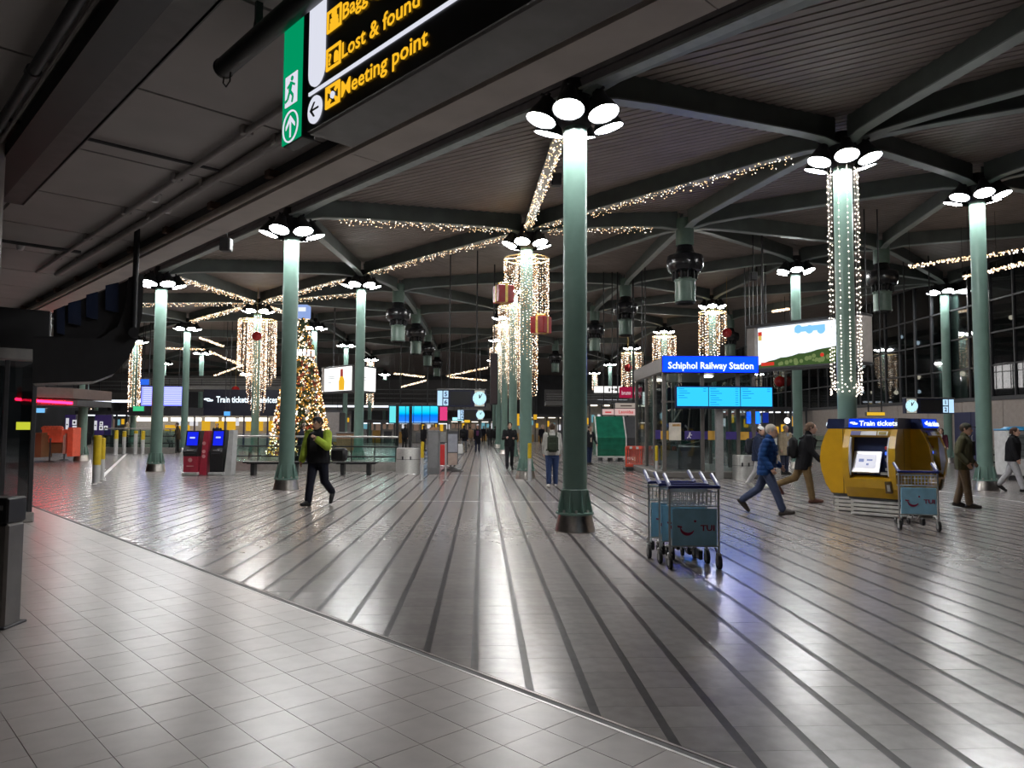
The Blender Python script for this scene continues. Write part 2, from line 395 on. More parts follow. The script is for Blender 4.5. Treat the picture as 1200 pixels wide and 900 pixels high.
# ---------------------------------------------------------------- roof beams (I sections that deepen towards the column heads)
def beam(a, b, w=.24, hd=(.39, .36)):
    (pa, za), (pb, zb) = NODES[a], NODES[b]; d = pb-pa; L = d.length; d.normalize(); n = Vector((-d.y, d.x, 0))
    mb = MB(); st = [(.25, hd[0]+.09), (.8, hd[0]), (1.8, hd[1]), (L-1.8, hd[1]), (L-.8, hd[0]), (L-.25, hd[0]+.09)]
    for hw, top, bot in ((.012, 0, 0), (w/2, -1, 0)):      # web, then bottom flange
        vs = []
        for t, dep in st:
            p = pa+d*t; zd = min(zdeck(p)-.0, za+(zb-za)*t/L+1.12)
            zb_ = zd-dep-.12; zt_ = zd+.05
            z0, z1 = (zb_, zt_) if top == 0 else (zb_-.03, zb_)
            vs += [p-n*hw+Vector((0, 0, z0)), p+n*hw+Vector((0, 0, z0)), p+n*hw+Vector((0, 0, z1)), p-n*hw+Vector((0, 0, z1))]
        fs = [(k*4+i, k*4+(i+1) % 4, k*4+4+(i+1) % 4, k*4+4+i) for k in range(5) for i in range(4)]+[(3, 2, 1, 0), (20, 21, 22, 23)]
        mb.mi = 1 if top else 0; mb.add(vs, fs)
    mb.build('roof_beam', [M_BEAM, M_FLANGE], ceiling)
    def low(t):                                            # underside of the beam at distance t, used to hang lights
        for (t0, d0), (t1, d1) in zip(st, st[1:]):
            if t <= t1: dep = d0+(d1-d0)*(t-t0)/(t1-t0); break
        else: dep = st[-1][1]
        p = pa+d*t; zd = min(zdeck(p), za+(zb-za)*t/L+1.12)
        return p+Vector((0, 0, zd-dep-.15))
    return low, L, n
BEAMS = {}
EXPL = [('A1', 'B0'), ('B0', 'X1'), ('B0', 'X2'), ('B0', 'C0'), ('B0', 'V1'), ('B1', 'B0'), ('B1', 'A1'), ('B1', 'A2'), ('B1', 'B2'), ('B1', 'V1'), ('A2', 'B2'), ('B2', 'V4'),
        ('A3', 'B3'), ('B2', 'B3'), ('A3', 'B2'), ('A4', 'B3'), ('B3', 'B4'), ('C0', 'V1'), ('C0', 'X3'), ('C0', 'X4'), ('C0', 'V8'), ('V1', 'D1'), ('A2', 'A1'), ('A3', 'A2'), ('A4', 'A3'), ('A1', 'X5'),
        ('C0', 'X6'), ('B1', 'C2'), ('C2', 'V1'), ('C2', 'V4'), ('V1', 'V2'), ('V8', 'D1'), ('D0', 'V8')]
names = list(NODES)
pairs = list(EXPL); have = {frozenset(e) for e in EXPL}
for i, a in enumerate(names):
    for b in names[i+1:]:
        pa, pb = NODES[a][0], NODES[b][0]; L = (pa-pb).length
        if L > 21 or L < 4 or frozenset((a, b)) in have or a[0] == b[0] == 'X': continue
        mid = (pa+pb)/2
        if any((NODES[c][0]-mid).length < L/2*.97 for c in names if c not in (a, b)): continue
        pairs.append((a, b))
for a, b in pairs: BEAMS[(a, b)] = beam(a, b, .26 if 'A1' in (a, b) or 'B0' in (a, b) else .22)
# ---------------------------------------------------------------- edge girder above the near column row
M_CLAD = mat('girder_cladding', (.16, .15, .155), .45)
tr = struct(bpy.data.objects.new('trim_6', None), 'long grooved edge girder over the nearest column row'); COL.objects.link(tr)
uvbar(-8, 62, 8.8, 8.99, 7.12, 7.16).build('bottom_flange', mat('pale_flange', (.36, .4, .39), .5), tr)
mm = MB()
for k in range(7):
    z0 = 7.2+k*.16; pl = [UV(-8, 8.86), UV(62, 8.86), UV(62, 8.98), UV(-8, 8.98)]
    mm.prism([(q.x, q.y) for q in pl], 'z', z0, z0+.13)
for_part = mm.build('cladding_slats', M_CLAD, tr); for_part['kind'] = 'stuff'
uvbar(-8, 62, 8.92, 8.96, 7.17, 8.4).build('girder_web', M_BLACK, tr)
# ---------------------------------------------------------------- low ceiling below the upper floor
M_LOW = mat('grey_ceiling_panel', (.4, .38, .37), .6, noise=.06, nscale=1.5)
low = struct(bpy.data.objects.new('ceiling', None), 'low panelled ceiling under the upper floor at the left'); COL.objects.link(low)
H_LOW = 4.72
uvbar(-8, 60, -14, 4.2, H_LOW+.06, H_LOW+.4).build('ceiling_slab', M_BLACK, low)
for i in range(-3, 20):
    for j in range(-4, 2):
        u0, v0 = 1.0+i*2.05, j*2.06-.2
        if u0 > 34: continue
        v1 = min(v0+2.06, 3.95)
        if v1-v0 < .3: continue
        uvbar(u0+.02, u0+2.03, v0+.02, v1-.02, H_LOW, H_LOW+.05).build('ceiling_panel', M_LOW, low)
M_SOFF = mat('soffit_paint', (.5, .45, .41), .5, noise=.1, nscale=2)
tr = struct(bpy.data.objects.new('trim_7', None), 'pale soffit beam with gutter pipe along the low ceiling edge'); COL.objects.link(tr)
for i in range(-2, 12): uvbar(i*4.1-1.5, i*4.1+2.59, 3.98, 4.36, 4.5, 4.62).build('soffit_panel', M_SOFF, tr)
uvbar(-8, 60, 4.3, 4.36, 4.62, 5.3).build('fascia', M_SOFF, tr)
uvbar(-8, 60, 3.9, 3.99, 4.56, 4.72).build('recess', M_DKGREY, tr)
mm = MB(); mm.tube(UV(-8, 3.86, 4.52), UV(44, 3.86, 4.52), .05, n=10); mm.build('gutter_pipe', mat('warm_grey_pipe', (.3, .26, .22), .5), tr, smooth=True)
for i in range(14):
    mm = MB(); u_ = 1.2+i*1.75
    mm.bbox((0, 0, .05), (.16, .12, .1), .01); mm.path([(0, .02, .02), (0, .1, -.04), (0, .17, -.055), (0, .4, -.055)], .012, 6)
    mm.build('pipe_bracket', mat('rusty_bracket', (.12, .07, .05), .6), tr, UV(u_, 3.84, 4.56), rz=UA)
struct(uvbar(-8, 60, 3.7, 4.3, 4.9, 9.6).build('wall_front', M_DKGREY), 'dark front wall of the upper floor above the low ceiling')
# recessed downlights of the low ceiling
mm = MB(); mm.lathe([(.0001, .012), (.11, .012), (.12, .004)], 16); dl_me = mm.mesh('downlight_lens', emis('downlight_glow', (1., .93, .88), 120.)); mm = MB(); mm.lathe([(.12, .012), (.15, -.006), (.13, -.006), (.118, .004)], 16); dr_me = mm.mesh('downlight', M_WHITE)
for u_, v_ in ((-1.2, 1.2), (-3.3, 1.2), (.9, -1.0), (-1.2, -1.0), (-3.3, -1.0), (.9, -3.2), (3, -3.2), (5, -3.2), (-1.2, -3.2)):
    q = UV(u_, v_, H_LOW-.008); o = obj('downlight', dr_me, low, q); obj('downlight_lens', dl_me, o)
# black cable trunk and pipes below the low ceiling
tr = struct(bpy.data.objects.new('trim_8', None), 'black cable trunk hung below the low ceiling with a pipe beside it'); COL.objects.link(tr)
uvbar(2.2, 11.3, 1.36, 1.62, 4.46, 4.6).build('trunk_tray', M_BLACK, tr)
uvbar(2.2, 11.3, 1.62, 1.88, 4.5, 4.53).build('trunk_lid', mat('trunk_lid', (.12, .11, .11), .5), tr)
uvbar(2.2, 11.3, 1.86, 1.89, 4.5, 4.66).build('trunk_side', mat('trunk_side', (.12, .11, .11), .5), tr)
mm = MB(); mm.tube(UV(1, 1.2, 4.55), UV(12, 1.2, 4.55), .045, n=10)
for k in range(5): mm.tube(UV(3.2+k*1.9, 1.2, 4.55), UV(3.28+k*1.9, 1.2, 4.55), .06, n=10)
mm.build('pipe', M_DKGREY, tr, smooth=True)
mm = MB(); mm.tube(UV(1, 1.3, 4.58), UV(12, 1.3, 4.58), .02, n=8); mm.build('conduit', mat('grey_conduit', (.3, .28, .27), .5), tr, smooth=True)
tr = struct(bpy.data.objects.new('trim_9', None), 'two grey pipes running below the low ceiling panels'); COL.objects.link(tr)
for v_, r in ((3.12, .035), (3.46, .05)):
    mm = MB(); mm.tube(UV(3, v_, 4.66), UV(17, v_, 4.66), r, n=10)
    for k in range(6): mm.bbox(UV(5.3+k*2, v_, 4.68), (.12, .1, .1), .01, rz=UA)
    mm.build('pipe', mat('grey_conduit', (.3, .28, .27), .5), tr, smooth=True)
mm = MB(); mm.tube(UV(8.7, -2, 4.68), UV(8.7, 3.4, 4.68), .02, n=8); mm.tube(UV(14.5, 0, 4.66), UV(14.5, 3.3, 4.66), .03, n=8); mm.build('cross_conduit', M_DKGREY, tr)
# ---------------------------------------------------------------- enclosing walls
M_WALLD = mat('dark_wall', (.045, .045, .05), .6, noise=.2, nscale=.6)
def wallbox(name, a, b, z0, z1, m, lab, th=.3):
    a, b = Vector(a), Vector(b); d = b-a; mm = MB(); mm.box(((a.x+b.x)/2, (a.y+b.y)/2, (z0+z1)/2), (d.length, th, z1-z0), math.atan2(d.y, d.x))
    o = mm.build(name, m); return struct(o, lab)
wallbox('wall_far', (-115, 117), (62, 117), -.3, 11, M_WALLD, 'dark far wall at the end of the hall')
wallbox('wall_left', (-62, 10), (-62, 117), -.3, 11, M_WALLD, 'dark wall at the far left behind the bar')
wallbox('wall_back', (-40, -12), (30, -12), -.3, 11, M_WALLD, 'wall behind the viewpoint')
WRX = 21.9
M_BEIGE = mat('beige_wall_panel', (.36, .31, .28), .55, noise=.08)
wr = bpy.data.objects.new('wall_right', None); COL.objects.link(wr); struct(wr, 'beige panelled lower wall on the right below dark glazing')
y0 = 12.0; k = 0
while y0 < 76:
    mm = MB(); mm.bbox((WRX+.15, y0+1.5, 1.5), (.3, 2.97, 3.0), .012); mm.build('wall_panel', M_BEIGE, wr); y0 += 3; k += 1
mm = MB(); mm.box((WRX+.15, 44, 3.07), (.4, 64, .14)); mm.build('wall_cap', M_DKGREY, wr)
mm = MB(); mm.box((WRX+.2, 44, 1.5), (.1, 64, 2.9)); mm.build('wall_core', M_DKGREY, wr)
for n_, (ya, yb) in enumerate(((33.9, 36.6), (57, 60.5))):
    dr = bpy.data.objects.new('door_%d' % (n_+1), None); COL.objects.link(dr); struct(dr, ('dark blue double door in the beige right wall behind the last column', 'dark blue door panel in the far beige wall left of ticket machines')[n_])
    for q in range(2):
        h = (yb-ya)/2; mm = MB(); mm.bbox((WRX-.02, ya+h*(q+.5), 1.25), (.05, h-.03, 2.5), .008); mm.build('door_leaf', M_NAVY, dr)
        mm = MB(); mm.path([(WRX-.06, ya+h+(q-.5)*.24, .9), (WRX-.1, ya+h+(q-.5)*.24, .95), (WRX-.1, ya+h+(q-.5)*.24, 1.35), (WRX-.06, ya+h+(q-.5)*.24, 1.4)], .014, 6); mm.build('door_handle', M_STEEL, dr)
win = bpy.data.objects.new('window_1', None); COL.objects.link(win); struct(win, 'tall dark glazing with thin mullions above the beige right wall')
rows = [3.15, 4.6, 6.1, 7.6, 9.4]; y0 = 13.0; step = 1.6
gm = {}
while y0 < 75:
    for a, b in zip(rows, rows[1:]):
        key = round(b-a, 2)
        if key not in gm:
            mm = MB(); mm.box((0, 0, 0), (.02, step-.07, b-a-.07)); gm[key] = mm.mesh('pane', M_GLASSD)
        obj('pane', gm[key], win, (WRX+.12, y0+step/2, (a+b)/2))
    mm = MB(); mm.box((WRX+.1, y0, 6.3), (.12, .07, 6.3)); mm.build('mullion', M_DKGREY, win); y0 += step
for z in rows: mm = MB(); mm.box((WRX+.1, 44, z), (.1, 62, .07)); mm.build('transom', M_DKGREY, win)
# ================================================================ COLUMNS WITH LAMP RINGS
def lamp_meshes():
    h = MB(); h.lathe([(.02, .42), (.1, .41), (.13, .3), (.2, .16), (.25, .04), (.262, 0), (.25, .005), (.235, .02)], 18)
    h.tube((0, 0, .42), (0, 0, .5), .03, n=8)
    l = MB(); l.lathe([(.0001, .0), (.12, -.004), (.238, .012)], 18)
    return h.mesh('lamp', M_BLACK, True), l.mesh('lamp_lens', M_LENS, True)
LAMP_ME, LENS_ME = lamp_meshes()
R_COL = .195
def shaft_mesh(z):
    mb = MB(); mb.tube((0, 0, .28), (0, 0, z+.35), R_COL, n=28); return mb.mesh('shaft', M_GREEN, True)
mb = MB(); mb.lathe([(R_COL+.004, .3), (.205, .66), (R_COL+.004, .665)], 28)
for k in range(8):
    a = k*math.pi/4+.39; c, s_ = math.cos(a), math.sin(a)
    pts = [(R_COL, .3), (.3, .3), (.225, .65), (R_COL, .65)]; n = Vector((-s_, c, 0))*.008
    vs = [Vector((r*c, r*s_, z))-n for r, z in pts]+[Vector((r*c, r*s_, z))+n for r, z in pts]
    mb.add(vs, [(3, 2, 1, 0), (4, 5, 6, 7)]+[(i, (i+1) % 4, 4+(i+1) % 4, 4+i) for i in range(4)])
COLLAR_ME = mb.mesh('base_fins', M_GREEN, True)
mb = MB(); mb.lathe([(R_COL, .265), (.305, .265), (.31, .28), (.305, .3), (R_COL, .3)], 28); FLANGE_ME = mb.mesh('base_flange', M_GREEN, True)
mb = MB()
for k in range(8): a = k*math.pi/4; mb.tube((.262*math.cos(a), .262*math.sin(a), .3), (.262*math.cos(a), .262*math.sin(a), .345), .022, n=6)
BOLT_ME = mb.mesh('bolts', M_STEEL)
mb = MB(); mb.lathe([(.325, 0), (.33, .01), (.272, .262), (.2, .265)], 28); SKIRT_ME = mb.mesh('steel_skirt', mat('skirt_steel', (.5, .47, .44), .28, 1., noise=.15, nscale=14), True)
mb = MB(); mb.lathe([(.2, .0), (.3, .12), (.34, .3), (.3, .5), (.22, .78)], 16)
for k in range(6):
    a = k*math.pi/3+.26; mb.tube((.2*math.cos(a), .2*math.sin(a), .36), (.6*math.cos(a), .6*math.sin(a), .52), .025, n=6)
HEAD_ME = mb.mesh('column_head', M_BLACK, True)
def column(name, p, z, label, detail=True):
    t = thing('column', label, 'column', (p.x, p.y, 0), 0, 'green hall columns')
    obj('shaft', shaft_mesh(z), t)
    obj('base_fins', COLLAR_ME, t)
    obj('steel_skirt', SKIRT_ME, t, label='brushed steel skirt')
    obj('base_flange', FLANGE_ME, t)
    if detail: obj('bolts', BOLT_ME, t)
    obj('column_head', HEAD_ME, t, (0, 0, z))
    for k in range(6):
        a = k*math.pi/3+.26
        l = obj('lamp', LAMP_ME, t, (.6*math.cos(a), .6*math.sin(a), z+.07)); l.rotation_euler = (0, math.radians(-17), a)
        obj('lamp_lens', LENS_ME, l)
    return t
CL = {'A1': 'nearest green column standing in the middle of the hall', 'A2': 'green column left of the walking guard in hi-vis sleeves',
      'A3': 'green column right of the black air duct, before the red kiosk', 'A4': 'green column under the air duct beside the red bar counter',
      'B0': 'green column wound with strings of lights behind the yellow ticket machines', 'B1': 'green column carrying the ring of lights with two red gift boxes',
      'B2': 'green column behind the balustrade right of the tall Christmas tree', 'B3': 'green column carrying the large light curtain left of the tree',
      'B4': 'green column directly behind the red self-service kiosk', 'B5': 'green column with narrow light curtain and green exit sign, left of the purple departure board',
      'C0': 'green column at the right behind the man in olive jacket', 'C2': 'green column close behind the column with the gift boxes',
      'C3': 'green column second behind the column with the gift boxes', 'D1': 'green column passing through the billboard frame', 'D0': 'slim looking green column above the right platform clock board',
      'D2': 'green column with light curtain behind the right half of the blue station sign', 'D3': 'green column with light curtain behind the left end of the blue station sign',
      'D4': 'green column with light curtain above the dark red hexagonal sign', 'E1': 'bare green column above the white shop sign right of the nearest column',
      'E2': 'green column left of the train ticket shop sign', 'E3': 'green column just right of the Christmas tree top', 'E4': 'green column in front of the white drink advert box',
      'E5': 'far green column left of the blue screens, taller looking one', 'E6': 'far green column directly over the blue screens', 'E7': 'green column in front of the purple departure board',
      'E8': 'far green column at the left edge of the purple departure board', 'E9': 'far green column behind the train ticket shop sign', 'F1': 'green column third behind the gift box column',
      'F2': 'green column farthest in the row behind the gift box column', 'F3': 'far column with light strings right behind the column beside the tree', 'F4': 'far column with small light curtain and red bauble over the ticket shop',
      'F5': 'far column with small light curtain below the billboard', 'F6': 'far column with cream light curtain over the purple posters', 'F7': 'far column with cream light curtain right of the gift box column', 'F8': 'far column with a slim light curtain just right of nearest column'}
for nm, p, z in COLS: column(nm, p, z, CL[nm], p.y < 45)
# ================================================================ WAYFINDING SIGN UNDER THE LOW CEILING
SR = UA-math.pi/2
def PL(px, py, v):                                   # point of the vertical plane at distance v
    d = ray(px, py); t = v/d.dot(V); return d.dot(U)*t, CAM_H+d.z*t
SV = 2.331; su0, _ = PL(360, 153, SV); SZ = 3.60
def sp(px, py): u, z = PL(px, py, SV); return su0-u, z-SZ
sign = thing('wayfinding_sign', 'large black overhead sign with yellow words and a white arrow circle', 'sign', UV(su0, SV, SZ), SR)
E_YEL = emis('sign_yellow', (1., .52, .02), 1.0); E_WHT = emis('sign_white', (.86, .88, 1.), .85); E_BLK = mat('sign_black', (.012, .012, .014), .3)
SGT = 1.06
mm = MB(); mm.bbox((3.0, .18, SGT/2), (6.0, .35, SGT), .012); mm.build('housing', mat('sign_housing', (.17, .165, .165), .4), sign)
mm = MB(); mm.box((3.0, -.002, SGT/2), (5.97, .012, SGT-.02)); mm.build('face', E_BLK, sign)
def fit(body, a, b, cap, m, parent, y=-.014, bold=.012, name='lettering'):
    o = text(body, 1, m, None, (0, 0, 0), bold=bold, name=name)
    xs = [v.co.x for v in o.data.vertices]; w = max(xs)-min(xs)
    me = o.data.copy(); me.name = name; sx = (b[0]-a[0])/w; sz = cap/.69
    for v in me.vertices: v.co.x = (v.co.x-min(xs))*sx; v.co.y *= sz; v.co.z *= .5
    o.data = me; o.parent = parent; o.location = (a[0], y, a[1]); return o
a, b = sp(402, 115), sp(503.5, 58.5); CAPH = sp(403, 96.5)[1]-a[1]
zl = a[1]
fit('Meeting point', a, (b[0], zl), CAPH, E_YEL, sign)
a2, b2 = sp(405, 68), sp(494, 13); fit('Lost & found', (a[0], a2[1]), (b2[0], a2[1]), CAPH, E_YEL, sign)
DZ = a2[1]-zl; fit('Baggage', (a[0], a2[1]+DZ), (a[0]+(b2[0]-a[0])*.62, a2[1]+DZ), CAPH, E_YEL, sign)
w0, w1 = sp(364, 112), sp(380, 100)
mm = MB(); mm.box((2.9+w0[0], -.012, w0[1]), (5.8, .008, .022)); mm.build('dividing_line', E_WHT, sign)
xb0, xb1 = sp(364.5, 60)[0], sp(383, 60)[0]; zb = sp(372, 102)[1]
mm = MB(); r = (xb1-xb0)/2; pts = [(xb0+r+r*math.cos(t), zb+r+r*math.sin(t)) for t in [math.pi+math.pi*k/10 for k in range(11)]]+[(xb1, SGT-.04), (xb0, SGT-.04)]
mm.prism(pts, 'y', -.016, -.006); mm.build('white_bar', E_WHT, sign)
cx, cz = sp(371, 129); r = (sp(379, 129)[0]-sp(363, 129)[0])/2
def disc(mb, cx, cz, r, y0, y1, n=28): mb.prism([(cx+r*math.cos(2*math.pi*k/n), cz+r*math.sin(2*math.pi*k/n)) for k in range(n)], 'y', y0, y1); return mb
mm = disc(MB(), cx, cz, r, -.016, -.006); mm.build('arrow_disc', E_WHT, sign)
def arrow(cx, cz, s, ang, y, m, parent, name='arrow', th=.22):
    mb = MB(); c, s_ = math.cos(ang), math.sin(ang)
    for poly in ([(-1, 0), (-.15, .85), (.2, .85), (-.45, 0.1), (-.45, -.1), (.2, -.85), (-.15, -.85)], [(-.75, th/2), (1, th/2), (1, -th/2), (-.75, -th/2)]):
        mb.prism([(cx+s*(x*c-z*s_), cz+s*(x*s_+z*c)) for x, z in poly], 'y', y-.004, y)
    return mb.build(name, m, parent)
arrow(cx, cz, r*.62, 0, -.0165, E_BLK, sign)
ix = sp(383.5, 116)[0]; iw = sp(400, 110)[0]-ix; ih = CAPH*1.45
for k in range(3):
    z0 = zl-CAPH*.18+DZ*k
    mb = MB()
    for q in ((ix+iw/2, z0+.008, iw, .016), (ix+iw/2, z0+ih-.008, iw, .016), (ix+.008, z0+ih/2, .016, ih), (ix+iw-.008, z0+ih/2, .016, ih)): mb.box((q[0], -.012, q[1]), (q[2], .008, q[3]))
    c = (ix+iw/2, z0+ih/2)
    if k == 0:
        for dx in (-1, 1):
            for dz in (-1, 1):
                disc(mb, c[0]+dx*iw*.28, c[1]+dz*ih*.28, iw*.09, -.016, -.008, 8)
                mb.box((c[0]+dx*iw*.2, -.012, c[1]+dz*ih*.2), (iw*.1, .008, ih*.16), ry=dx*dz*.8)
    elif k == 1:
        text('?', ih*.75, E_YEL, sign, (c[0]-iw*.36, -.012, z0+ih*.22), bold=.02, name='pictogram'); disc(mb, c[0]+iw*.2, c[1]+ih*.05, iw*.12, -.016, -.008, 10); mb.box((c[0]+iw*.2, -.012, c[1]-ih*.15), (iw*.25, .008, ih*.3))
    else:
        disc(mb, c[0], c[1]+ih*.22, iw*.16, -.016, -.008, 12); mb.box((c[0], -.012, c[1]), (iw*.5, .008, ih*.14)); mb.box((c[0], -.012, c[1]-ih*.25), (iw*.56, .008, ih*.26)); mb.box((c[0], -.012, c[1]+ih*.36), (iw*.3, .008, ih*.05))
    mb.build('pictogram', E_YEL, sign)
    if k == 0: disc(MB(), c[0], c[1], iw*.13, -.017, -.008, 14).build('pictogram_dot', E_WHT, sign)
for x in (.6, 4.5): mm = MB(); mm.tube((x, .18, SGT), (x, .18, H_LOW-SZ+.02), .02, n=8); mm.build('hanger_rod', M_BLACK, sign)
# --- green emergency exit sign beside it
g0, g1 = sp(332.5, 170), sp(357, 150); gz0 = sp(332, 174)[1]
gs = thing('exit_sign', 'tall green emergency exit sign with running figure and upward arrow beside the big black sign', 'sign', UV(su0, SV, SZ), SR)
E_GRN = emis('exit_green', (.0, .33, .13), .9); gw = g1[0]-g0[0]-.02
mm = MB(); mm.bbox((g0[0]+gw/2, .04, (gz0+SGT)/2), (gw, .1, SGT-gz0), .008); mm.build('housing', M_BLACK, gs)
mm = MB(); mm.box((g0[0]+gw/2, -.014, (gz0+SGT)/2), (gw-.012, .008, SGT-gz0-.012)); mm.build('face', E_GRN, gs)
cx, cz = sp(343.5, 149); r = gw*.4
n = 26; mb = MB()
for k in range(n):
    a0, a1 = 2*math.pi*k/n, 2*math.pi*(k+1)/n
    mb.prism([(cx+r*math.cos(a0), cz+r*math.sin(a0)), (cx+r*math.cos(a1), cz+r*math.sin(a1)), (cx+r*.9*math.cos(a1), cz+r*.9*math.sin(a1)), (cx+r*.9*math.cos(a0), cz+r*.9*math.sin(a0))], 'y', -.024, -.018)
mb.build('arrow_ring', E_WHT, gs); arrow(cx, cz, r*.68, -math.pi/2, -.019, E_WHT, gs)
cx, cz = sp(344.5, 106); w = gw*.62
mb = MB()
for poly in ([(-.5, -.62), (.5, -.62), (.5, .62), (-.5, .62)],): mb.prism([(cx+w*x, cz+w*z) for x, z in poly], 'y', -.022, -.018)
mb.build('door_pictogram', E_WHT, gs)
mb = MB(); disc(mb, cx+.1*w, cz+.42*w, .1*w, -.026, -.022, 10)
for (x0, z0), (x1, z1), t in (((.05, .3), (-.08, -.05), .2), ((-.05, -.05), (.2, -.3), .12), ((.2, -.3), (.12, -.55), .11), ((-.08, -.05), (-.25, -.35), .12), ((-.25, -.35), (-.45, -.4), .1), ((.05, .25), (.33, .1), .09), ((.0, .25), (-.28, .12), .09)):
    d = Vector((x1-x0, z1-z0)); n_ = Vector((-d.y, d.x)).normalized()*t/2; mb.prism([(cx+w*(x0+n_.x), cz+w*(z0+n_.y)), (cx+w*(x1+n_.x), cz+w*(z1+n_.y)), (cx+w*(x1-n_.x), cz+w*(z1-n_.y)), (cx+w*(x0-n_.x), cz+w*(z0-n_.y))], 'y', -.026, -.022)
mb.build('running_figure', E_GRN, gs)
# --- black round tube on a rod
p0 = G(262, 80, 4.45); v_ = p0.dot(V); u_ = p0.dot(U)
tb = thing('round_tube', 'black round tube with cable loop hung from the low ceiling left of the green sign', 'tube', UV(u_, v_, 4.45), SR)
mm = MB(); mm.tube((0, 0, 0), (3.2, 0, 0), .075, n=18); mm.tube((-.012, 0, 0), (.01, 0, 0), .08, n=18); mm.build('tube_body', M_BLACK, tb, smooth=True)
mm = MB(); mm.path([(.02, 0, -.05), (.0, 0, -.12), (.06, 0, -.17), (.13, 0, -.15), (.14, 0, -.08)], .006, 6); mm.build('cable_loop', M_BLACK, tb)
for x in (.62, 2.2): mm = MB(); mm.box((x, 0, .18), (.03, .05, .3)); mm.box((x-.1, .02, .16), (.014, .02, .34), ry=.35); mm.build('hanger', M_DKGREY, tb)
# --- black curved air duct with blue louvres
DY = 11.2
def dl(px, py): w = W(px, py, DY); return w.x, w.z
ox, oz = dl(110, 447)
duct = thing('air_duct', 'big black curved air duct with blue louvre panes under the low ceiling', 'duct', (ox, DY, oz), math.radians(31)); duct.scale = (.86, .7, 1)
out_ = [(40, 451), (110, 447), (135, 437), (152, 418), (163, 395), (169, 365), (171, 316), (160, 316), (150, 325), (110, 345), (63, 366), (63, 396), (40, 397)]
pts = [(dl(*p)[0]-ox, dl(*p)[1]-oz) for p in out_]
lou = [(66, 372), (66, 396), (118, 394), (138, 380), (148, 352), (150, 328), (112, 347)]
lp = [(dl(*p)[0]-ox, dl(*p)[1]-oz) for p in lou]
def ring_prism(mb, poly, y0, y1): mb.prism(poly, 'y', y0, y1)
mb = MB(); ring_prism(mb, pts, .12, 1.3); mb.build('duct_body', M_BLACK, duct)
ed = [(40, 451), (110, 447), (135, 437), (152, 418), (163, 395), (169, 365), (171, 316), (152, 322), (148, 355), (139, 381), (118, 396), (40, 400)]
mb = MB(); mb.prism([(dl(*p)[0]-ox, dl(*p)[1]-oz) for p in ed], 'y', 0, .12); mb.build('curved_rim', mat('duct_sheet', (.022, .022, .024), .4), duct)
for x0, x1, z0, z1 in ((67, 76, 365, 392), (80, 95, 357, 380), (101, 115, 346, 372), (124, 140, 333, 362)):
    q = [dl(x0, z1), dl(x1, z1+2), dl(x1, z0-5), dl(x0, z0)]; mb = MB(); mb.prism([(a-ox, b-oz) for a, b in q], 'y', .07, .118); mb.build('louvre_pane', mat('blue_louvre', (.012, .02, .05), .35), duct)
hx, hz = dl(158, 384)
mb = MB(); mb.tube((hx-ox, -.06, hz-oz), (hx-ox, -.06, H_LOW-oz), .05, n=10); mb.tube((hx-ox, .05, hz-oz-.05), (hx-ox, -.12, hz-oz-.05), .085, n=14); mb.build('hanger_pipe', M_BLACK, duct, smooth=True)
# --- glazed cabin at the left edge
CY = 12.6; cxr = X_at(41, CY, 520); ch = Z_at(421, CY, 20)
CA = math.radians(40); cab = thing('glass_cabin', 'glazed cabin with black roof box at the left edge of the view', 'cabin', (cxr-1.9*math.cos(CA), CY-1.9*math.sin(CA), 0), CA)
mb = MB(); mb.bbox((.95, .8, .09), (1.96, 1.7, .18), .02); mb.build('plinth', M_STEEL, cab)
mb = MB(); mb.bbox((.95, .8, ch+.07), (2.0, 1.7, .2), .02); mb.build('head_rail', mat('satin_rail', (.36, .35, .34), .4), cab)
mb = MB(); mb.bbox((.99, .85, ch+.5), (2.12, 1.8, .68), .02); mb.build('roof_box', M_BLACK, cab)
for x in (0.02, .5, 1.0, 1.46, 1.86):
    mb = MB(); mb.bbox((x, 0, ch/2+.06), (.07, .07, ch-.2), .006); mb.build('post', M_DKGREY, cab)
for x0, x1 in ((.06, .46), (.54, .96), (1.04, 1.42), (1.5, 1.82)):
    mb = MB(); mb.box(((x0+x1)/2, 0, ch/2+.06), (x1-x0, .014, ch-.22)); mb.build('pane', M_GLASSD, cab)
mb = MB(); mb.box((1.86, .8, ch/2+.06), (.014, 1.5, ch-.22)); mb.build('pane', M_GLASSD, cab)
mb = MB(); mb.box((1.72, -.012, 1.62), (.2, .006, .13)); mb.build('yellow_notice', emis('pale_yellow_notice', (.7, .75, .05), .8), cab)
mb = MB(); mb.bbox((.7, 1.1, 1.05), (1.1, .5, 2.0), .03); mb.build('inner_cabinet', mat('plum_cabinet', (.06, .045, .05), .4), cab)
# --- access post
pp = G(-15, 738)
ap = thing('access_post', 'brushed grey access post with black card reader top at the lower left edge', 'post', (pp.x, pp.y+.12, 0), 0)
mb = MB(); mb.bbox((0, 0, .42), (.24, .22, .84), .02); mb.build('post_body', mat('satin_grey', (.2, .19, .18), .42, .6), ap)
mb = MB(); mb.bbox((0, -.005, .945), (.25, .24, .21), .015); mb.build('reader_head', M_BLACK, ap); mb = MB(); mb.box((.06, -.126, .97), (.05, .008, .04)); mb.build('reader_window', M_GREY, ap)
mb = MB(); mb.bbox((0, 0, .01), (.3, .28, .02), .005); mb.build('foot_plate', M_DKGREY, ap)
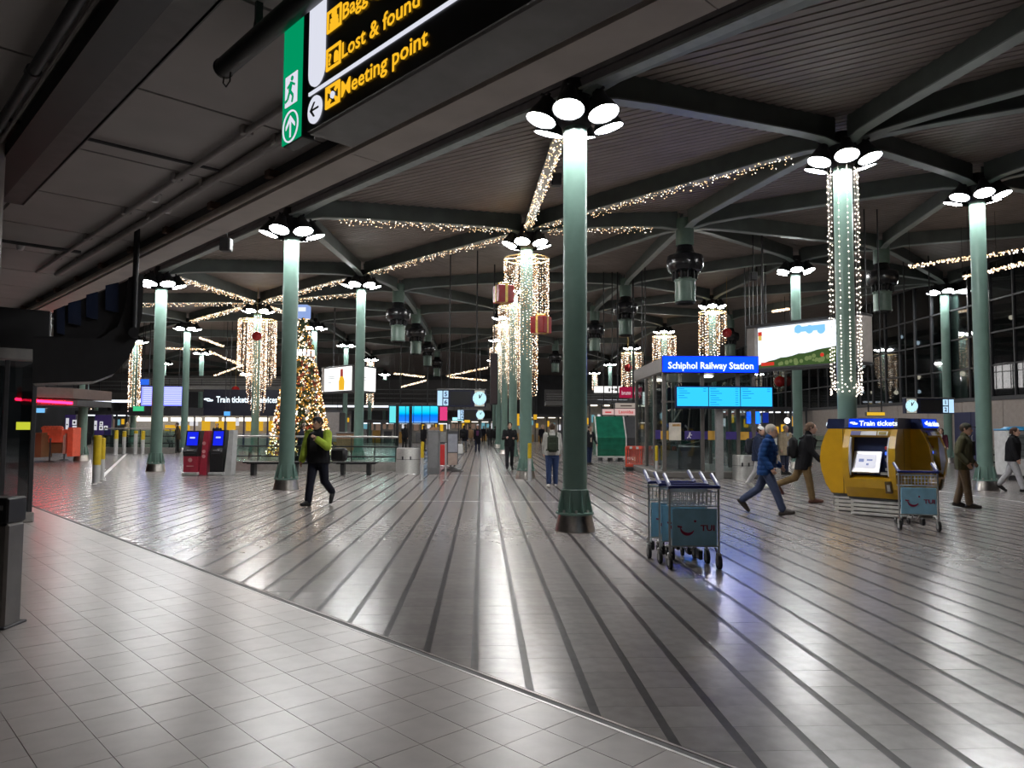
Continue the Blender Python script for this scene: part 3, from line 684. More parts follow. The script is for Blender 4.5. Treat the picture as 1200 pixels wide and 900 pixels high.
# --- round column at the left edge of the picture
lc = struct(bpy.data.objects.new('trim_10', None), 'round beige column cut by the left picture edge'); COL.objects.link(lc)
lx = X_at(9, 7.5, 130)-.31/math.cos(.6)
mb = MB(); mb.tube((lx, 7.5, 0), (lx, 7.5, H_LOW), .31, n=28); mb.build('round_shaft', mat('beige_column', (.4, .36, .33), .5), lc, smooth=True)
mb = MB(); mb.tube((lx, 7.5, 0), (lx, 7.5, .12), .33, n=28); mb.build('shaft_foot', M_STEEL, lc, smooth=True)
# sprinklers and detectors under the low ceiling
for k, (px, py) in enumerate(((182, 233), (196, 246), (24, 290), (232, 283))):
    q = G(px, py, H_LOW-.06); d = thing('smoke_detector', ['small pale smoke detector left of the ceiling pipes', 'small pale detector between the two ceiling pipes', 'small pale detector on low ceiling above the black duct', 'red and black fire sounder at the pipe end'][k], 'detector', q)
    mb = MB(); mb.lathe([(.0001, -.05), (.04, -.045), (.06, 0), (.07, .06)], 12); mb.build('detector_body', M_WHITE if k < 3 else M_RED, d, smooth=True)
    mb = MB(); mb.lathe([(.07, .05), (.085, .06)], 12); mb.build('detector_base', M_GREY, d)
# ================================================================ VENTILATION UNITS UNDER THE ROOF
def vent_unit(p, z, label):
    t = thing('ventilation_unit', label, 'ventilator', (p.x, p.y, z-.25), 0, 'jet ventilation units under the roof')
    return t
M_VGR = mat('grey_green_paint', (.1, .155, .125), .4)
mb = MB(); mb.tube((0, 0, .2), (0, 0, 1.1), .3, n=16); V_NECK = mb.mesh('roof_neck', M_VGR, True)
mb = MB(); mb.lathe([(.22, .3), (.3, .0), (.34, -.06), (.58, -.16), (.61, -.3), (.6, -.52), (.54, -.66), (.36, -.74), (.3, -.92)], 20); V_DOME = mb.mesh('fan_dome', mat('black_gloss', (.012, .012, .014), .22), True)
mb = MB()
for k in range(12): a = k*math.pi/6; mb.box((.38*math.cos(a), .38*math.sin(a), -.82), (.1, .03, .26), a)
V_FIN = mb.mesh('cooling_fins', M_BLACK)
mb = MB(); mb.lathe([(.32, -.9), (.36, -.95), (.36, -1.0), (.335, -1.03), (.335, -1.62), (.36, -1.7)], 20); V_CYL = mb.mesh('nozzle', M_VGR, True)
mb = MB(); mb.lathe([(.33, -1.7), (.3, -1.76), (.28, -1.7)], 20); V_RIM = mb.mesh('nozzle_rim', M_BLACK, True)
VL = {'V1': 'large black domed ventilation unit hanging above the blue station sign', 'V2': 'black domed ventilation unit just right of the nearest column', 'V3': 'ventilation unit half hidden by the right edge of nearest column',
      'V4': 'largest of the ventilation units right of the column beside the tree', 'V5': 'second ventilation unit in the row above the platform clock board', 'V6': 'third ventilation unit in the row above the platform clock board', 'V7': 'smallest far ventilation unit right above the platform clock board',
      'V8': 'ventilation unit with pale green nozzle right of the light wound column', 'V9': 'dark ventilation unit left of the billboard frame', 'W1': 'far ventilation unit left of the nearest column'}
for nm, (p, z) in VENT.items():
    t = vent_unit(p, z, VL[nm])
    for n_, me in (('roof_neck', V_NECK), ('fan_dome', V_DOME), ('cooling_fins', V_FIN), ('nozzle', V_CYL), ('nozzle_rim', V_RIM)):
        o = obj(n_, me, t)
        if n_ == 'cooling_fins': o['kind'] = 'stuff'
# ================================================================ FAIRY LIGHTS
def fairy_beam(a, b, t0=0., t1=1., lab='', r=.014, per=16):
    key = (a, b) if (a, b) in BEAMS else (b, a)
    if key not in BEAMS: return
    low_, L, n = BEAMS[key]
    if key != (a, b): t0, t1 = 1-t1, 1-t0
    l0, l1 = .7+(L-1.4)*t0, .7+(L-1.4)*t1; mb = MB(); N = int((l1-l0)*per*2)
    for i in range(N):
        t = l0+(l1-l0)*i/N; p = low_(t); sd = random.choice((-1, 1)); rr = r*max(1, p.length/30)
        mb.mi = random.choice((0, 0, 1)); mb.octa(p+n*(sd*random.uniform(.03, .14))+Vector((0, 0, -random.choice((.0, .03, .06, .14))-.02*random.random())), rr)
    o = mb.build('light_string', [M_FAIRY, M_FAIRYW]); tag(o, lab, 'string lights', 'light strings along the roof beams', 'stuff')
F_B = [('B1', 'A1', 0, 1, 'string of lights on the beam from the gift box column up to the nearest column'), ('B1', 'A2', 0, .9, 'string of lights on the beam running left from the gift box column'),
       ('B1', 'B2', 0, 1, 'string of lights on the beam from gift box column to the column beside the tree'), ('B1', 'B0', 0, .95, 'long string of lights on the beam running up right to the light wound column'),
       ('B1', 'V1', 0, .9, 'string of lights on the beam from gift box column to the large ventilation unit'), ('A3', 'B3', .05, 1, 'string of lights from the column by the air duct to the large light curtain'),
       ('B2', 'B3', 0, 1, 'string of lights from the column beside the tree to the large light curtain'), ('A4', 'B3', .2, 1, 'string of lights running left from the large light curtain past the second left column'),
       ('B3', 'B4', 0, 1, 'string of lights on the beam going back from the large light curtain'), ('B3', 'V4', .1, .8, 'string of lights behind the column left of the tree, running right'),
       ('B3', 'E3', 0, .9, 'string of lights from the large light curtain to the column beside the tree top')]
for a, b, t0, t1, lab in F_B: fairy_beam(a, b, t0, t1, lab)
def fairy_line(pa, pb, lab, n=170, r=.03):
    mb = MB()
    for i in range(n):
        p = pa.lerp(pb, i/n)+Vector((random.uniform(-.08, .08), 0, -random.choice((0, .04, .1)))); mb.mi = random.choice((0, 0, 1)); mb.octa(p, r)
    mb.mi = 2
    for p in (pa, (pa+pb)/2, pb): mb.tube(p, (p.x, p.y, zdeck(p)+.12), .008, n=4)
    mb.tube(pa, pb, .012, n=4)
    tag(mb.build('light_string', [M_FAIRY, M_FAIRYW, M_BLACK]), lab, 'string lights', 'light strings along the roof beams', 'stuff')
for (x0, y0, Y0), (x1, y1, Y1), lab in (((1066, 311, 27), (1215, 289, 23), 'upper string of lights at the right edge behind the last column'), ((1128, 324, 28), (1215, 303, 23.5), 'lower string of lights at right edge, beside the column top'),
        ((906, 421-57, 46), (925, 421-60, 44), 'short string of lights left of the billboard frame, upper'), ((462, 437, 62), (497, 441, 60), 'far string of lights under the ventilation units, left'), ((470, 453, 70), (500, 445, 66), 'far rising string of lights over the blue screens'),
        ((524, 440, 66), (572, 430, 60), 'far rising string of lights right of the ventilation units'), ((525, 441, 66), (570, 445, 64), 'far falling string of lights above the platform clock board'), ((234, 395, 55), (262, 405, 50), 'far string of lights behind the second left column'),
        ((185, 407, 60), (240, 409, 58), 'far level string of lights over the ticket shop'), ((245, 411, 60), (285, 428, 55), 'far falling string of lights left of the large light curtain'), ((247, 441, 70), (283, 428, 62), 'far rising string of lights left of the large light curtain')):
    fairy_line(W(x0, y0, Y0), W(x1, y1, Y1), lab)
# --- light curtains hanging round the columns
def curtain(seed, R=.72, dot=.017, n_out=38, n_in=20, lo=(1.4, 2.4), li=(3.0, 4.4), gap=.085):
    rnd = random.Random(seed); mb = MB()
    for n_, rad, (a0, a1) in ((n_out, R, lo), (n_in, R*.5, li)):
        for k in range(n_):
            a = 2*math.pi*k/n_+rnd.uniform(-.05, .05); L = a0+(a1-a0)*(.5+.5*math.sin(a*1+seed))*rnd.uniform(.85, 1.1); z = 0
            while z > -L:
                mb.mi = rnd.choice((0, 1, 1, 2, 2)); mb.octa((rad*math.cos(a)+rnd.uniform(-.02, .02), rad*math.sin(a)+rnd.uniform(-.02, .02), z), dot); z -= gap*rnd.uniform(.8, 1.2)
    me = mb.mesh('light_strands', [M_FAIRY, M_FAIRYW, M_FAIRYD])
    rg = MB()
    n = 28
    for rad in (R, R*.5):
        P = [Vector((rad*math.cos(2*math.pi*k/n), rad*math.sin(2*math.pi*k/n), .02)) for k in range(n+1)]
        rg.path(P, .018, 6)
    for k in range(6): a = k*math.pi/3; rg.tube((R_COL*math.cos(a), R_COL*math.sin(a), .06), (R*math.cos(a), R*math.sin(a), .02), .014, n=6)
    return me, rg.mesh('hanging_ring', mat('gold_wire', (.6, .42, .15), .35, .8))
CU_N = curtain(1.0); CU_W = curtain(2.4, R=.95, lo=(2.0, 3.4), li=(3.2, 4.9), dot=.021, n_out=46, n_in=22); CU_F = curtain(4.2, R=.75, dot=.03, n_out=24, n_in=12, lo=(1.4, 2.5), li=(2.4, 3.2), gap=.16); CU_S = curtain(.3, R=.3, dot=.026, n_out=12, n_in=1, lo=(3.6, 4.4), li=(.5, .6), gap=.09)
def put_curtain(cn, me, dz, lab, sc=1):
    p, z = CP[cn]; t = thing('light_curtain', lab, 'light curtain', (p.x, p.y, z+dz), 0, 'hanging light curtains'); t.scale = (sc,)*3
    o = obj('light_strands', me[0], t); o['kind'] = 'stuff'; obj('hanging_ring', me[1], t)
put_curtain('B1', CU_N, -.38, 'tall light curtain with two red gift boxes near the centre')
put_curtain('C2', CU_N, -.6, 'light curtain directly behind the gift box one'); put_curtain('C3', CU_N, -.35, 'light curtain left behind the gift box one')
put_curtain('F1', CU_N, -.5, 'farthest light curtain in the row behind the gift boxes')
put_curtain('B3', CU_W, -.35, 'wide light curtain left of the Christmas tree with a dark red bauble')
put_curtain('D2', CU_F, -.2, 'light curtain above the right half of the blue station sign', 1.0); put_curtain('D3', CU_F, -.2, 'light curtain above left end of the blue station sign', 1.12); put_curtain('D4', CU_F, -.3, 'light curtain above the red hexagonal sign', 1.25)
put_curtain('B5', CU_S, -.1, 'narrow light curtain on the column left of the purple departure board', 1.25); put_curtain('F4', CU_F, -.1, 'small light curtain with red bauble over the ticket shop sign', 1.15)
put_curtain('F5', CU_F, -.1, 'small light curtain below the billboard', .95); put_curtain('F6', CU_F, -.1, 'cream light curtain over the purple posters at the left', 1.45); put_curtain('F7', CU_F, -.1, 'cream light curtain between gift box column and nearest column', 1.3)
put_curtain('F8', CU_S, -.1, 'slim light curtain at the right edge of nearest column', 1.1); put_curtain('F3', CU_S, .1, 'slim light strings right behind the column beside the tree', 1.2)
# --- strings wound round the column behind the ticket machines
p, z = CP['B0']; mb = MB()
for k in range(11):
    a = 2*math.pi*k/11; zz = z-.1; bot = 2.4+.35*random.random()
    while zz > bot:
        rr = .3+.03*random.random(); mb.octa((rr*math.cos(a), rr*math.sin(a), zz), .016); zz -= .13*random.uniform(.7, 1.3)*(1 if zz > 4.2 else .6)
for k in range(60): a = random.uniform(0, 6.28); mb.octa((.32*math.cos(a), .32*math.sin(a), 2.35+.4*random.random()), .017)
t = thing('light_net', 'warm light strings hung closely round the column behind the ticket machines', 'string lights', (p.x, p.y, 0))
o = mb.build('light_strands', M_FAIRYW, t); o['kind'] = 'stuff'
mb = MB()
for k in range(11): a = 2*math.pi*k/11; mb.tube((.31*math.cos(a), .31*math.sin(a), 2.5), (.31*math.cos(a), .31*math.sin(a), z), .003, n=4)
mb.build('wires', mat('pale_wire', (.6, .55, .5), .5), t)['kind'] = 'stuff'
# --- gift boxes and baubles
def gift(px, py, Y, s, lab, rz):
    w = W(px, py, Y); t = thing('gift_box', lab, 'gift box', w, rz, 'hanging gift boxes')
    mb = MB(); mb.bbox((0, 0, 0), (s, s, s*1.05), .02); mb.build('box', mat('red_foil', (.4, .01, .014), .3, spec=.3), t)
    mb = MB(); mb.box((0, 0, 0), (s*.16, s*1.03, s*1.08)); mb.box((0, 0, 0), (s*1.03, s*.16, s*1.08)); mb.build('ribbon', mat('gold_ribbon', (.75, .5, .1), .35, .3), t)
    mb = MB()
    for k in range(6): a = k*math.pi/3; mb.ball((s*.2*math.cos(a), s*.2*math.sin(a), s*.62), s*.15, 8, 5, (1.2, .8, .7))
    mb.build('bow', mat('gold_ribbon', (.75, .5, .1), .35, .3), t, smooth=True); return t
gift(590, 345, 23.2, .52, 'left red gift box with gold ribbon hanging in the light curtain', .4); gift(634, 381, 23.4, .5, 'right lower red gift box with gold ribbon hanging in the light curtain', -.6)
for px, py, Y, r, lab in ((301, 394, 36.5, .24, 'dark red bauble in front of the wide light curtain'), (276, 457, 55, .3, 'red bauble at the left of the small light curtain over the ticket shop'), (852, 390, 38, .25, 'red bauble at the right of the light curtain above the station sign'), (736, 431, 55, .3, 'dark red bauble in the light curtain above the hexagonal sign'), (914, 447, 60, .45, 'dark red bauble in the light curtain below the billboard')):
    t = thing('bauble', lab, 'bauble', W(px, py, Y), 0, 'hanging baubles'); mb = MB(); mb.ball((0, 0, 0), r, 16, 10); mb.build('ball', mat('red_glass', (.35, .02, .02), .2), t, smooth=True)
    mb = MB(); mb.tube((0, 0, r*.95), (0, 0, r*1.15), r*.2, n=8); mb.tube((0, 0, r), (0, 0, zdeck(t.location)-t.location.z+.1), .01, n=5); mb.build('cap', mat('gold_wire', (.6, .42, .15), .35, .8), t)
# small black loudspeakers and a long speaker under the roof
for px, py, Y, lab in ((265, 287, 17.5, 'small black loudspeaker under the roof edge left of the second column'), (652, 211, 19, 'small black loudspeaker on the roof left of the nearest column'), (883, 324, 28, 'small black loudspeaker under the roof above the billboard')):
    t = thing('loudspeaker', lab, 'loudspeaker', W(px, py, Y)); mb = MB(); mb.bbox((0, 0, 0), (.26, .24, .32), .03); mb.build('cabinet', M_BLACK, t); mb = MB(); mb.box((0, -.122, 0), (.2, .01, .26)); mb.build('grille', M_DKGREY, t)
    mb = MB(); mb.tube((0, .02, .15), (0, .02, zdeck(W(px, py, Y))-W(px, py, Y).z+.1), .02, n=6); mb.build('bracket', M_BLACK, t)
w = W(578.5, 473, 33); t = thing('line_loudspeaker', 'tall narrow black line loudspeaker right of the platform clock board', 'loudspeaker', w)
mb = MB(); mb.bbox((0, 0, 1.1), (.34, .3, 2.3), .03); mb.build('cabinet', M_BLACK, t); mb = MB(); mb.box((0, -.155, 1.1), (.28, .01, 2.2)); mb.build('grille', mat('plum_grille', (.03, .016, .018), .6), t); mb = MB(); mb.tube((0, 0, 2.2), (0, 0, zdeck(w)-w.z), .03, n=6); mb.build('hanger', M_BLACK, t)
# ================================================================ TICKET MACHINES
M_MYEL = mat('machine_yellow', (.62, .35, .012), .3, noise=.05, coat=.3); M_MNAVY = mat('machine_navy', (.012, .02, .075), .35)
E_SBLUE = emis('sign_blue', (.004, .05, .8), 1.1); E_STEXT = emis('sign_text', (.8, .92, 1.), 1.6)
def logo_arrows(s, x, z, y, m, parent):                   # two interlocked arrows
    mb = MB()
    for q in (1, -1):
        for poly in ([(-1.05, .12), (.2, .12), (.2, .34), (-.75, .34)], [(-1.05, .12), (-.72, -.12), (-.45, .12), (-.7, .34)], [(.2, .34), (.55, .0), (.3, -.05), (.05, .14)]):
            mb.prism([(x+q*s*a, z+q*s*b) for a, b in poly], 'y', y-.003, y)
    return mb.build('arrow_logo', m, parent)
def ticket_machine(label, loc, rz):
    t = thing('ticket_machine', label, 'ticket machine', loc, rz, 'yellow ticket machines')
    Wm = .95; h = Wm/2
    prof = [(.3, .36), (-.3, .36), (-.42, .55), (-.5, .8), (-.53, 1.05), (-.5, 1.3), (-.42, 1.52), (-.34, 1.66), (.3, 1.66)]
    mb = MB()
    for a, b in ((-h, -.36), (.36, h)): mb.prism(prof, 'x', a, b)
    mb.prism([(.3, .36), (-.3, .36), (-.42, .55), (-.47, .72), (-.3, .78), (.3, .78)], 'x', -.362, .362)
    mb.prism([(.3, 1.5), (-.38, 1.5), (-.43, 1.53), (-.34, 1.66), (.3, 1.66)], 'x', -.362, .362)
    mb.build('body', M_MYEL, t)
    mb = MB(); mb.prism([(.3, .78), (-.3, .78), (-.22, 1.5), (.3, 1.5)], 'x', -.362, .362); mb.build('recess', M_MNAVY, t)
    for x in (-.345, .345):
        mb = MB(); mb.prism([(-.475, .78), (-.455, .78), (-.40, 1.5), (-.42, 1.5), (-.5, 1.3), (-.53, 1.05)], 'x', x-.012, x+.012); mb.build('recess_edge', M_WHITE, t)
    for k in range(4): mb = MB(); mb.bbox((0, .0, .045+k*.078), (.88, .52, .058), .008); mb.build('base_slat', mat('base_steel', (.72, .7, .67), .3, .35, noise=.15), t)
    mb = MB(); mb.box((0, .02, .17), (.82, .42, .34)); mb.build('plinth', M_BLACK, t); mb = MB(); mb.bbox((0, 0, .34), (.93, .56, .05), .008); mb.build('base_band', M_DKGREY, t)
    mb = MB(); mb.prism([(.31, 1.66), (-.36, 1.66), (-.38, 1.68), (-.34, 1.86), (.31, 1.86)], 'x', -h-.01, h+.01); mb.build('top_cap', M_MNAVY, t)
    mb = MB(); mb.prism([(-.383, 1.685), (-.39, 1.685), (-.352, 1.85), (-.345, 1.85)], 'x', -.4, .42); sg = mb.build('light_sign', E_SBLUE, t)
    o = text('Train tickets', .135, E_STEXT, sg, (-.2, -.386, 1.72), bold=.02); o.rotation_euler = (math.radians(77), 0, 0)
    logo_arrows(.075, -.295, 1.765, -.392, E_STEXT, sg)
    for x0, x1, m in ((-.34, -.16, mat('label_purple', (.09, .09, .25), .4)), (-.155, .13, M_WHITE), (.15, .33, mat('label_cream', (.8, .75, .6), .4))):
        mb = MB(); mb.box(((x0+x1)/2, -.425, 1.575), (x1-x0, .012, .085), rx=-.5); mb.build('label_strip', m, t)
    mb = MB(); mb.box((.24, -.433, 1.575), (.13, .012, .055), rx=-.5); mb.build('label_mark', mat('label_gold', (.35, .25, .03), .4), t)
    mb = MB(); mb.box((-.08, -.36, 1.03), (.5, .04, .42), rx=-.42); bz = mb.build('screen_bezel', mat('bezel_silver', (.55, .56, .58), .35, .3), t)
    mb = MB(); mb.box((-.09, -.378, 1.05), (.36, .02, .27), rx=-.42); mb.build('screen', emis('screen_white', (.9, .9, 1.), .9), bz)
    mb = MB()
    for x, z, w, hh in ((-.17, 1.06, .09, .06), (-.02, 1.07, .1, .03), (-.05, .99, .04, .04)): mb.box((x, -.39+(1.05-z)*-.44*-1*-1, z), (w, .012, hh), rx=-.42)
    mb.build('screen_icons', emis('screen_icon', (.35, .42, .75), .7), bz)
    for z, m in ((1.3, M_RED), (1.2, emis('reader_glow', (.05, .15, 1.), 1.5)), (1.08, M_GREY), (.9, M_STEEL)):
        mb = MB(); mb.bbox((.28, -.28, z), (.1, .08, .06), .008); mb.build('card_reader', m, t)
    mb = MB(); mb.bbox((-.1, -.36, .83), (.3, .1, .03), .006); mb.build('ticket_tray', M_STEEL, t); mb = MB(); mb.bbox((.26, -.4, .83), (.14, .1, .05), .006); mb.build('coin_tray', M_STEEL, t)
    mb = MB(); mb.box((.33, -.44, .58), (.11, .05, .22), rx=.25); mb.build('change_slot', mat('slot_brown', (.1, .06, .02), .4), t); mb = MB(); mb.box((.34, -.46, .57), (.05, .04, .12), rx=.25); mb.build('slot_flap', M_STEEL, t)
    mb = MB()
    for sx in (-1, 1): mb.box((sx*(h+.001), -.05, 1.0), (.004, .012, 1.3))
    mb.build('side_seam', M_BLACK, t)
    return t
gf = G(1021, 606.5); cc = gf+V*(.42+.62); cc.z = 0
ticket_machine('yellow ticket machine facing the viewer with lit blue sign and bright screen', cc-V*.62, SR)
ticket_machine('yellow ticket machine turned right, seen from its side behind the luggage trolley', cc-U*.27+V*.27, SR+math.pi/2)
ticket_machine('yellow ticket machine turned left, its curved side showing at the left', cc+U*.72+V*.1, SR-math.pi/2)
# ================================================================ LUGGAGE TROLLEYS
M_TUBE = mat('zinc_tube', (.55, .55, .54), .32, 1.); M_HBLUE = mat('handle_blue', (.012, .02, .16), .4); M_PAN = mat('panel_sky_blue', (.3, .58, .76), .4); M_MAG = mat('logo_magenta', (.33, .01, .07), .4)
def trolley(label, loc, rz, group):
    t = thing('luggage_trolley', label, 'trolley', loc, rz, group); w = .29
    for sx in (-1, 1):
        mb = MB(); mb.path([(sx*w, 0, .13), (sx*w, 0, .5), (sx*w, 0, .92)], .014, 8); mb.path([(sx*w, 0, .92), (sx*w, .02, .99)], .013, 8); mb.build('upright', M_TUBE, t, smooth=True)
        mb = MB(); mb.path([(sx*(w-.02), .0, .2), (sx*(w-.06), .12, .34), (sx*(w-.1), .3, .3), (sx*.14, .55, .16), (sx*.1, .95, .13)], .013, 8); mb.build('floor_rail', M_TUBE, t, smooth=True)
        wh = MB(); wh.tube((sx*w-.017, 0, .085), (sx*w+.017, 0, .085), .085, n=20); o = wh.build('wheel', M_RUBBER, t, smooth=True)
        hb = MB(); hb.tube((sx*w-.02, 0, .085), (sx*w+.02, 0, .085), .045, n=14); hb.build('hub', mat('hub_grey', (.3, .3, .3), .4), o, smooth=True)
        mb = MB(); mb.bbox((sx*w, .01, .15), (.05, .07, .08), .01); mb.build('wheel_fork', M_STEEL, t)
        mb = MB(); mb.path([(sx*w, .03, 1.004), (sx*w, .25, 1.1)], .012, 8); mb.build('grip', mat('horn_grey', (.5, .5, .6), .3), t, smooth=True)
        mb = MB(); mb.path([(sx*w, -.03, .955), (sx*w, .02, .98), (sx*w, .26, 1.085)], .024, 10); mb.build('handle_end', M_HBLUE, t, smooth=True)
    mb = MB(); mb.tube((-w, -.02, .96), (w, -.02, .96), .021, n=12); mb.build('handle_bar', M_HBLUE, t, smooth=True)
    mb = MB()
    for z in (.73, .9): mb.path([(-w, 0, z), (-w+.02, .2, z), (w-.02, .2, z), (w, 0, z), (-w, 0, z)], .008, 6)
    mb.build('basket_rim', M_TUBE, t)
    mb = MB()
    for k in range(11): x = -w+.05*k+.045; mb.tube((x, .0, .74), (x, .0, .9), .004, n=5); mb.tube((x, .2, .74), (x, .2, .9), .004, n=5); mb.tube((x, 0, .735), (x, .2, .735), .004, n=5)
    for z in (.79, .85): mb.tube((-w, 0, z), (w, 0, z), .004, n=5)
    mb.build('basket_wires', M_TUBE, t)['kind'] = 'stuff'
    mb = MB(); mb.bbox((0, -.012, .49), (.535, .018, .43), .008); p = mb.build('sign_panel', M_PAN, t)
    o = text('TUI', .095, M_MAG, p, (.07, -.023, .45), bold=.02, sx=1.15)
    mb = MB(); n = 12                                       # smile mark with a dot
    arc = [(-.085+.085*math.cos(a), .495+.085*math.sin(a)) for a in [math.radians(185+k*(330-185)/n) for k in range(n+1)]]
    for k in range(n):
        th0 = .018*math.sin(math.pi*(k+.6)/(n+1.2)); th1 = .018*math.sin(math.pi*(k+1.6)/(n+1.2)); c = (-.085, .495)
        def off(p, s): d = math.hypot(p[0]-c[0], p[1]-c[1]); return (c[0]+(p[0]-c[0])*(d+s)/d, c[1]+(p[1]-c[1])*(d+s)/d)
        mb.prism([off(arc[k], -th0), off(arc[k], th0), off(arc[k+1], th1), off(arc[k+1], -th1)], 'y', -.026, -.021)
    mb.prism([(-.205, .51), (-.15, .50), (-.15, .483), (-.2, .488)], 'y', -.026, -.021); disc(mb, .005, .56, .014, -.026, -.021, 10)
    mb.build('smile_logo', M_MAG, p)
    mb = MB(); mb.path([(-.12, .0, .27), (-.05, .15, .24), (.05, .5, .14), (.1, .9, .12)], .013, 8); mb.path([(-.02, .0, .27), (.05, .15, .24), (.1, .5, .14)], .013, 8); mb.build('platform_bar', M_CHROME, t, smooth=True)
    mb = MB(); mb.tube((-w, .0, .27), (w, .0, .27), .012, n=8); mb.tube((-.1, .95, .13), (.1, .95, .13), .016, n=8); mb.build('cross_bar', M_TUBE, t, smooth=True)
    for sx in (-1, 1):
        mb = MB(); mb.tube((sx*.1-.014, .93, .06), (sx*.1+.014, .93, .06), .06, n=16); mb.build('caster', M_RUBBER, t, smooth=True); mb = MB(); mb.bbox((sx*.1, .93, .1), (.045, .06, .06), .008); mb.build('caster_fork', M_STEEL, t)
        mb = MB(); mb.bbox((sx*.17, .4, .11), (.05, .16, .12), .012); mb.build('brake_box', M_BLACK, t)
    return t
tx = X_at(812, 8.85, 640)
for k, lab in enumerate(('front luggage trolley of the nested three, its sky blue panel fully visible', 'middle luggage trolley of the nested three', 'rear luggage trolley of the nested three')):
    trolley(lab, (tx-.035*k-.02*k*k*.5, 8.78+.36*k, 0), .03, 'nested luggage trolleys')
trolley('single luggage trolley with sky blue panel parked at the ticket machines', (X_at(1077, 12.15, 610), 12.15, 0), -.22, 'single trolley')
# ================================================================ STATION ENTRANCE
EY = 24.6; ex0, ex1 = X_at(775.5, EY, 430), X_at(886, EY, 430); ew = ex1-ex0; z0, z1 = Z_at(436.5, EY, 830), Z_at(418.5, EY, 830)
ent = thing('station_entrance', 'glass enclosed stair entrance with grey fascia under the blue station sign', 'entrance', (ex0, EY, 0), 0)
M_FR = mat('entrance_frame', (.15, .135, .125), .4, .3)
ED = 5.6
mb = MB(); mb.bbox((ew/2, ED/2+.06, (z0+z1)/2), (ew, ED, z1-z0-.03), .02); mb.build('canopy', mat('canopy_grey', (.14, .122, .118), .45), ent)
mb = MB(); mb.bbox((ew/2, ED/2+.02, .11), (ew+.5, ED+.2, .22), .03); mb.build('plinth', mat('stone_plinth', (.13, .12, .11), .45), ent)
posts = [(0.09, 0), (1.36, 0), (2.55, 0), (ew-.08, 0), (.09, 1.6), (.09, 3.2), (.09, ED-.2), (ew-.08, ED-.2), (ew-.08, 2.7), (ew/2, ED-.2)]
for x, y in posts: mb = MB(); mb.bbox((x, y+.1, (z0+.2)/2), (.12, .12, z0-.2), .01); mb.build('post', M_FR, ent)
mb = MB(); mb.bbox((1.82, -.25, 1.3), (.24, .16, 2.6), .012); mb.build('screen_post', mat('post_grey', (.26, .25, .245), .4), ent)
def pane(x0, y0, x1, y1, za=.24, zb=None):
    zb = zb or z0; d = Vector((x1-x0, y1-y0)); mb = MB(); mb.box(((x0+x1)/2, (y0+y1)/2+.1, (za+zb)/2), (d.length, .016, zb-za), math.atan2(d.y, d.x)); mb.build('pane', M_GLASS, ent)
fx = [.15, 1.3, 1.42, 2.49, 2.61, ew-.14]
for a, b in zip(fx[::2], fx[1::2]): pane(a, 0, b, 0, .24, 2.5); pane(a, 0, b, 0, 2.56, z0)
for a, b in ((.06, 1.54), (1.66, 3.14), (3.26, ED-.26)): pane(.09, a, .09, b); pane(ew-.08, a, ew-.08, b)
pane(.15, ED-.2, ew/2-.06, ED-.2); pane(ew/2+.06, ED-.2, ew-.14, ED-.2)
mb = MB(); mb.box((ew/2, .1, 2.53), (ew, .1, .06)); mb.build('transom', M_FR, ent)
# notices stuck on the glass
def note(px0, px1, py0, py1, m, name='notice'):
    a = W(px0, py1, EY-.05); b = W(px1, py0, EY-.05); mb = MB(); mb.box(((a.x+b.x)/2-ex0, .075, (a.z+b.z)/2), (b.x-a.x, .01, b.z-a.z)); return mb.build(name, m, ent)
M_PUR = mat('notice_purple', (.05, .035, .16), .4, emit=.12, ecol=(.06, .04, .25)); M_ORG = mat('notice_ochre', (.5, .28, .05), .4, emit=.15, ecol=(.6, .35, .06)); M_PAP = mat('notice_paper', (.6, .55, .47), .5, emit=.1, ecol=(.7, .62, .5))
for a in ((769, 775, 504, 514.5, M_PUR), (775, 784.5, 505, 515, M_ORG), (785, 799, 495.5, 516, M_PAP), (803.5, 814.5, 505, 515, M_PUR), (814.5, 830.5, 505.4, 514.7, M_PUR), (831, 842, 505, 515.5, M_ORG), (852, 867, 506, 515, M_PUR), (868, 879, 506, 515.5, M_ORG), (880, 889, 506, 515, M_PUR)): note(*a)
note(789, 798.5, 497, 499.5, M_ORG, 'notice_header')
mb = MB(); x = W(809, 510, EY).x-ex0; zc = W(809, 510, EY).z
disc(mb, x, zc+.07, .03, .055, .068, 10)
for p0, p1, th in (((0, .04), (-.03, -.04), .05), ((-.03, -.04), (.03, -.1), .03), ((-.03, -.04), (-.09, -.1), .03), ((0, .03), (.07, 0), .025)):
    d = Vector((p1[0]-p0[0], p1[1]-p0[1])); n_ = Vector((-d.y, d.x)).normalized()*th/2; mb.prism([(x+p0[0]+n_.x, zc+p0[1]+n_.y), (x+p1[0]+n_.x, zc+p1[1]+n_.y), (x+p1[0]-n_.x, zc+p1[1]-n_.y), (x+p0[0]-n_.x, zc+p0[1]-n_.y)], 'y', .055, .068)
mb.build('stair_pictogram', M_WHITE, ent)
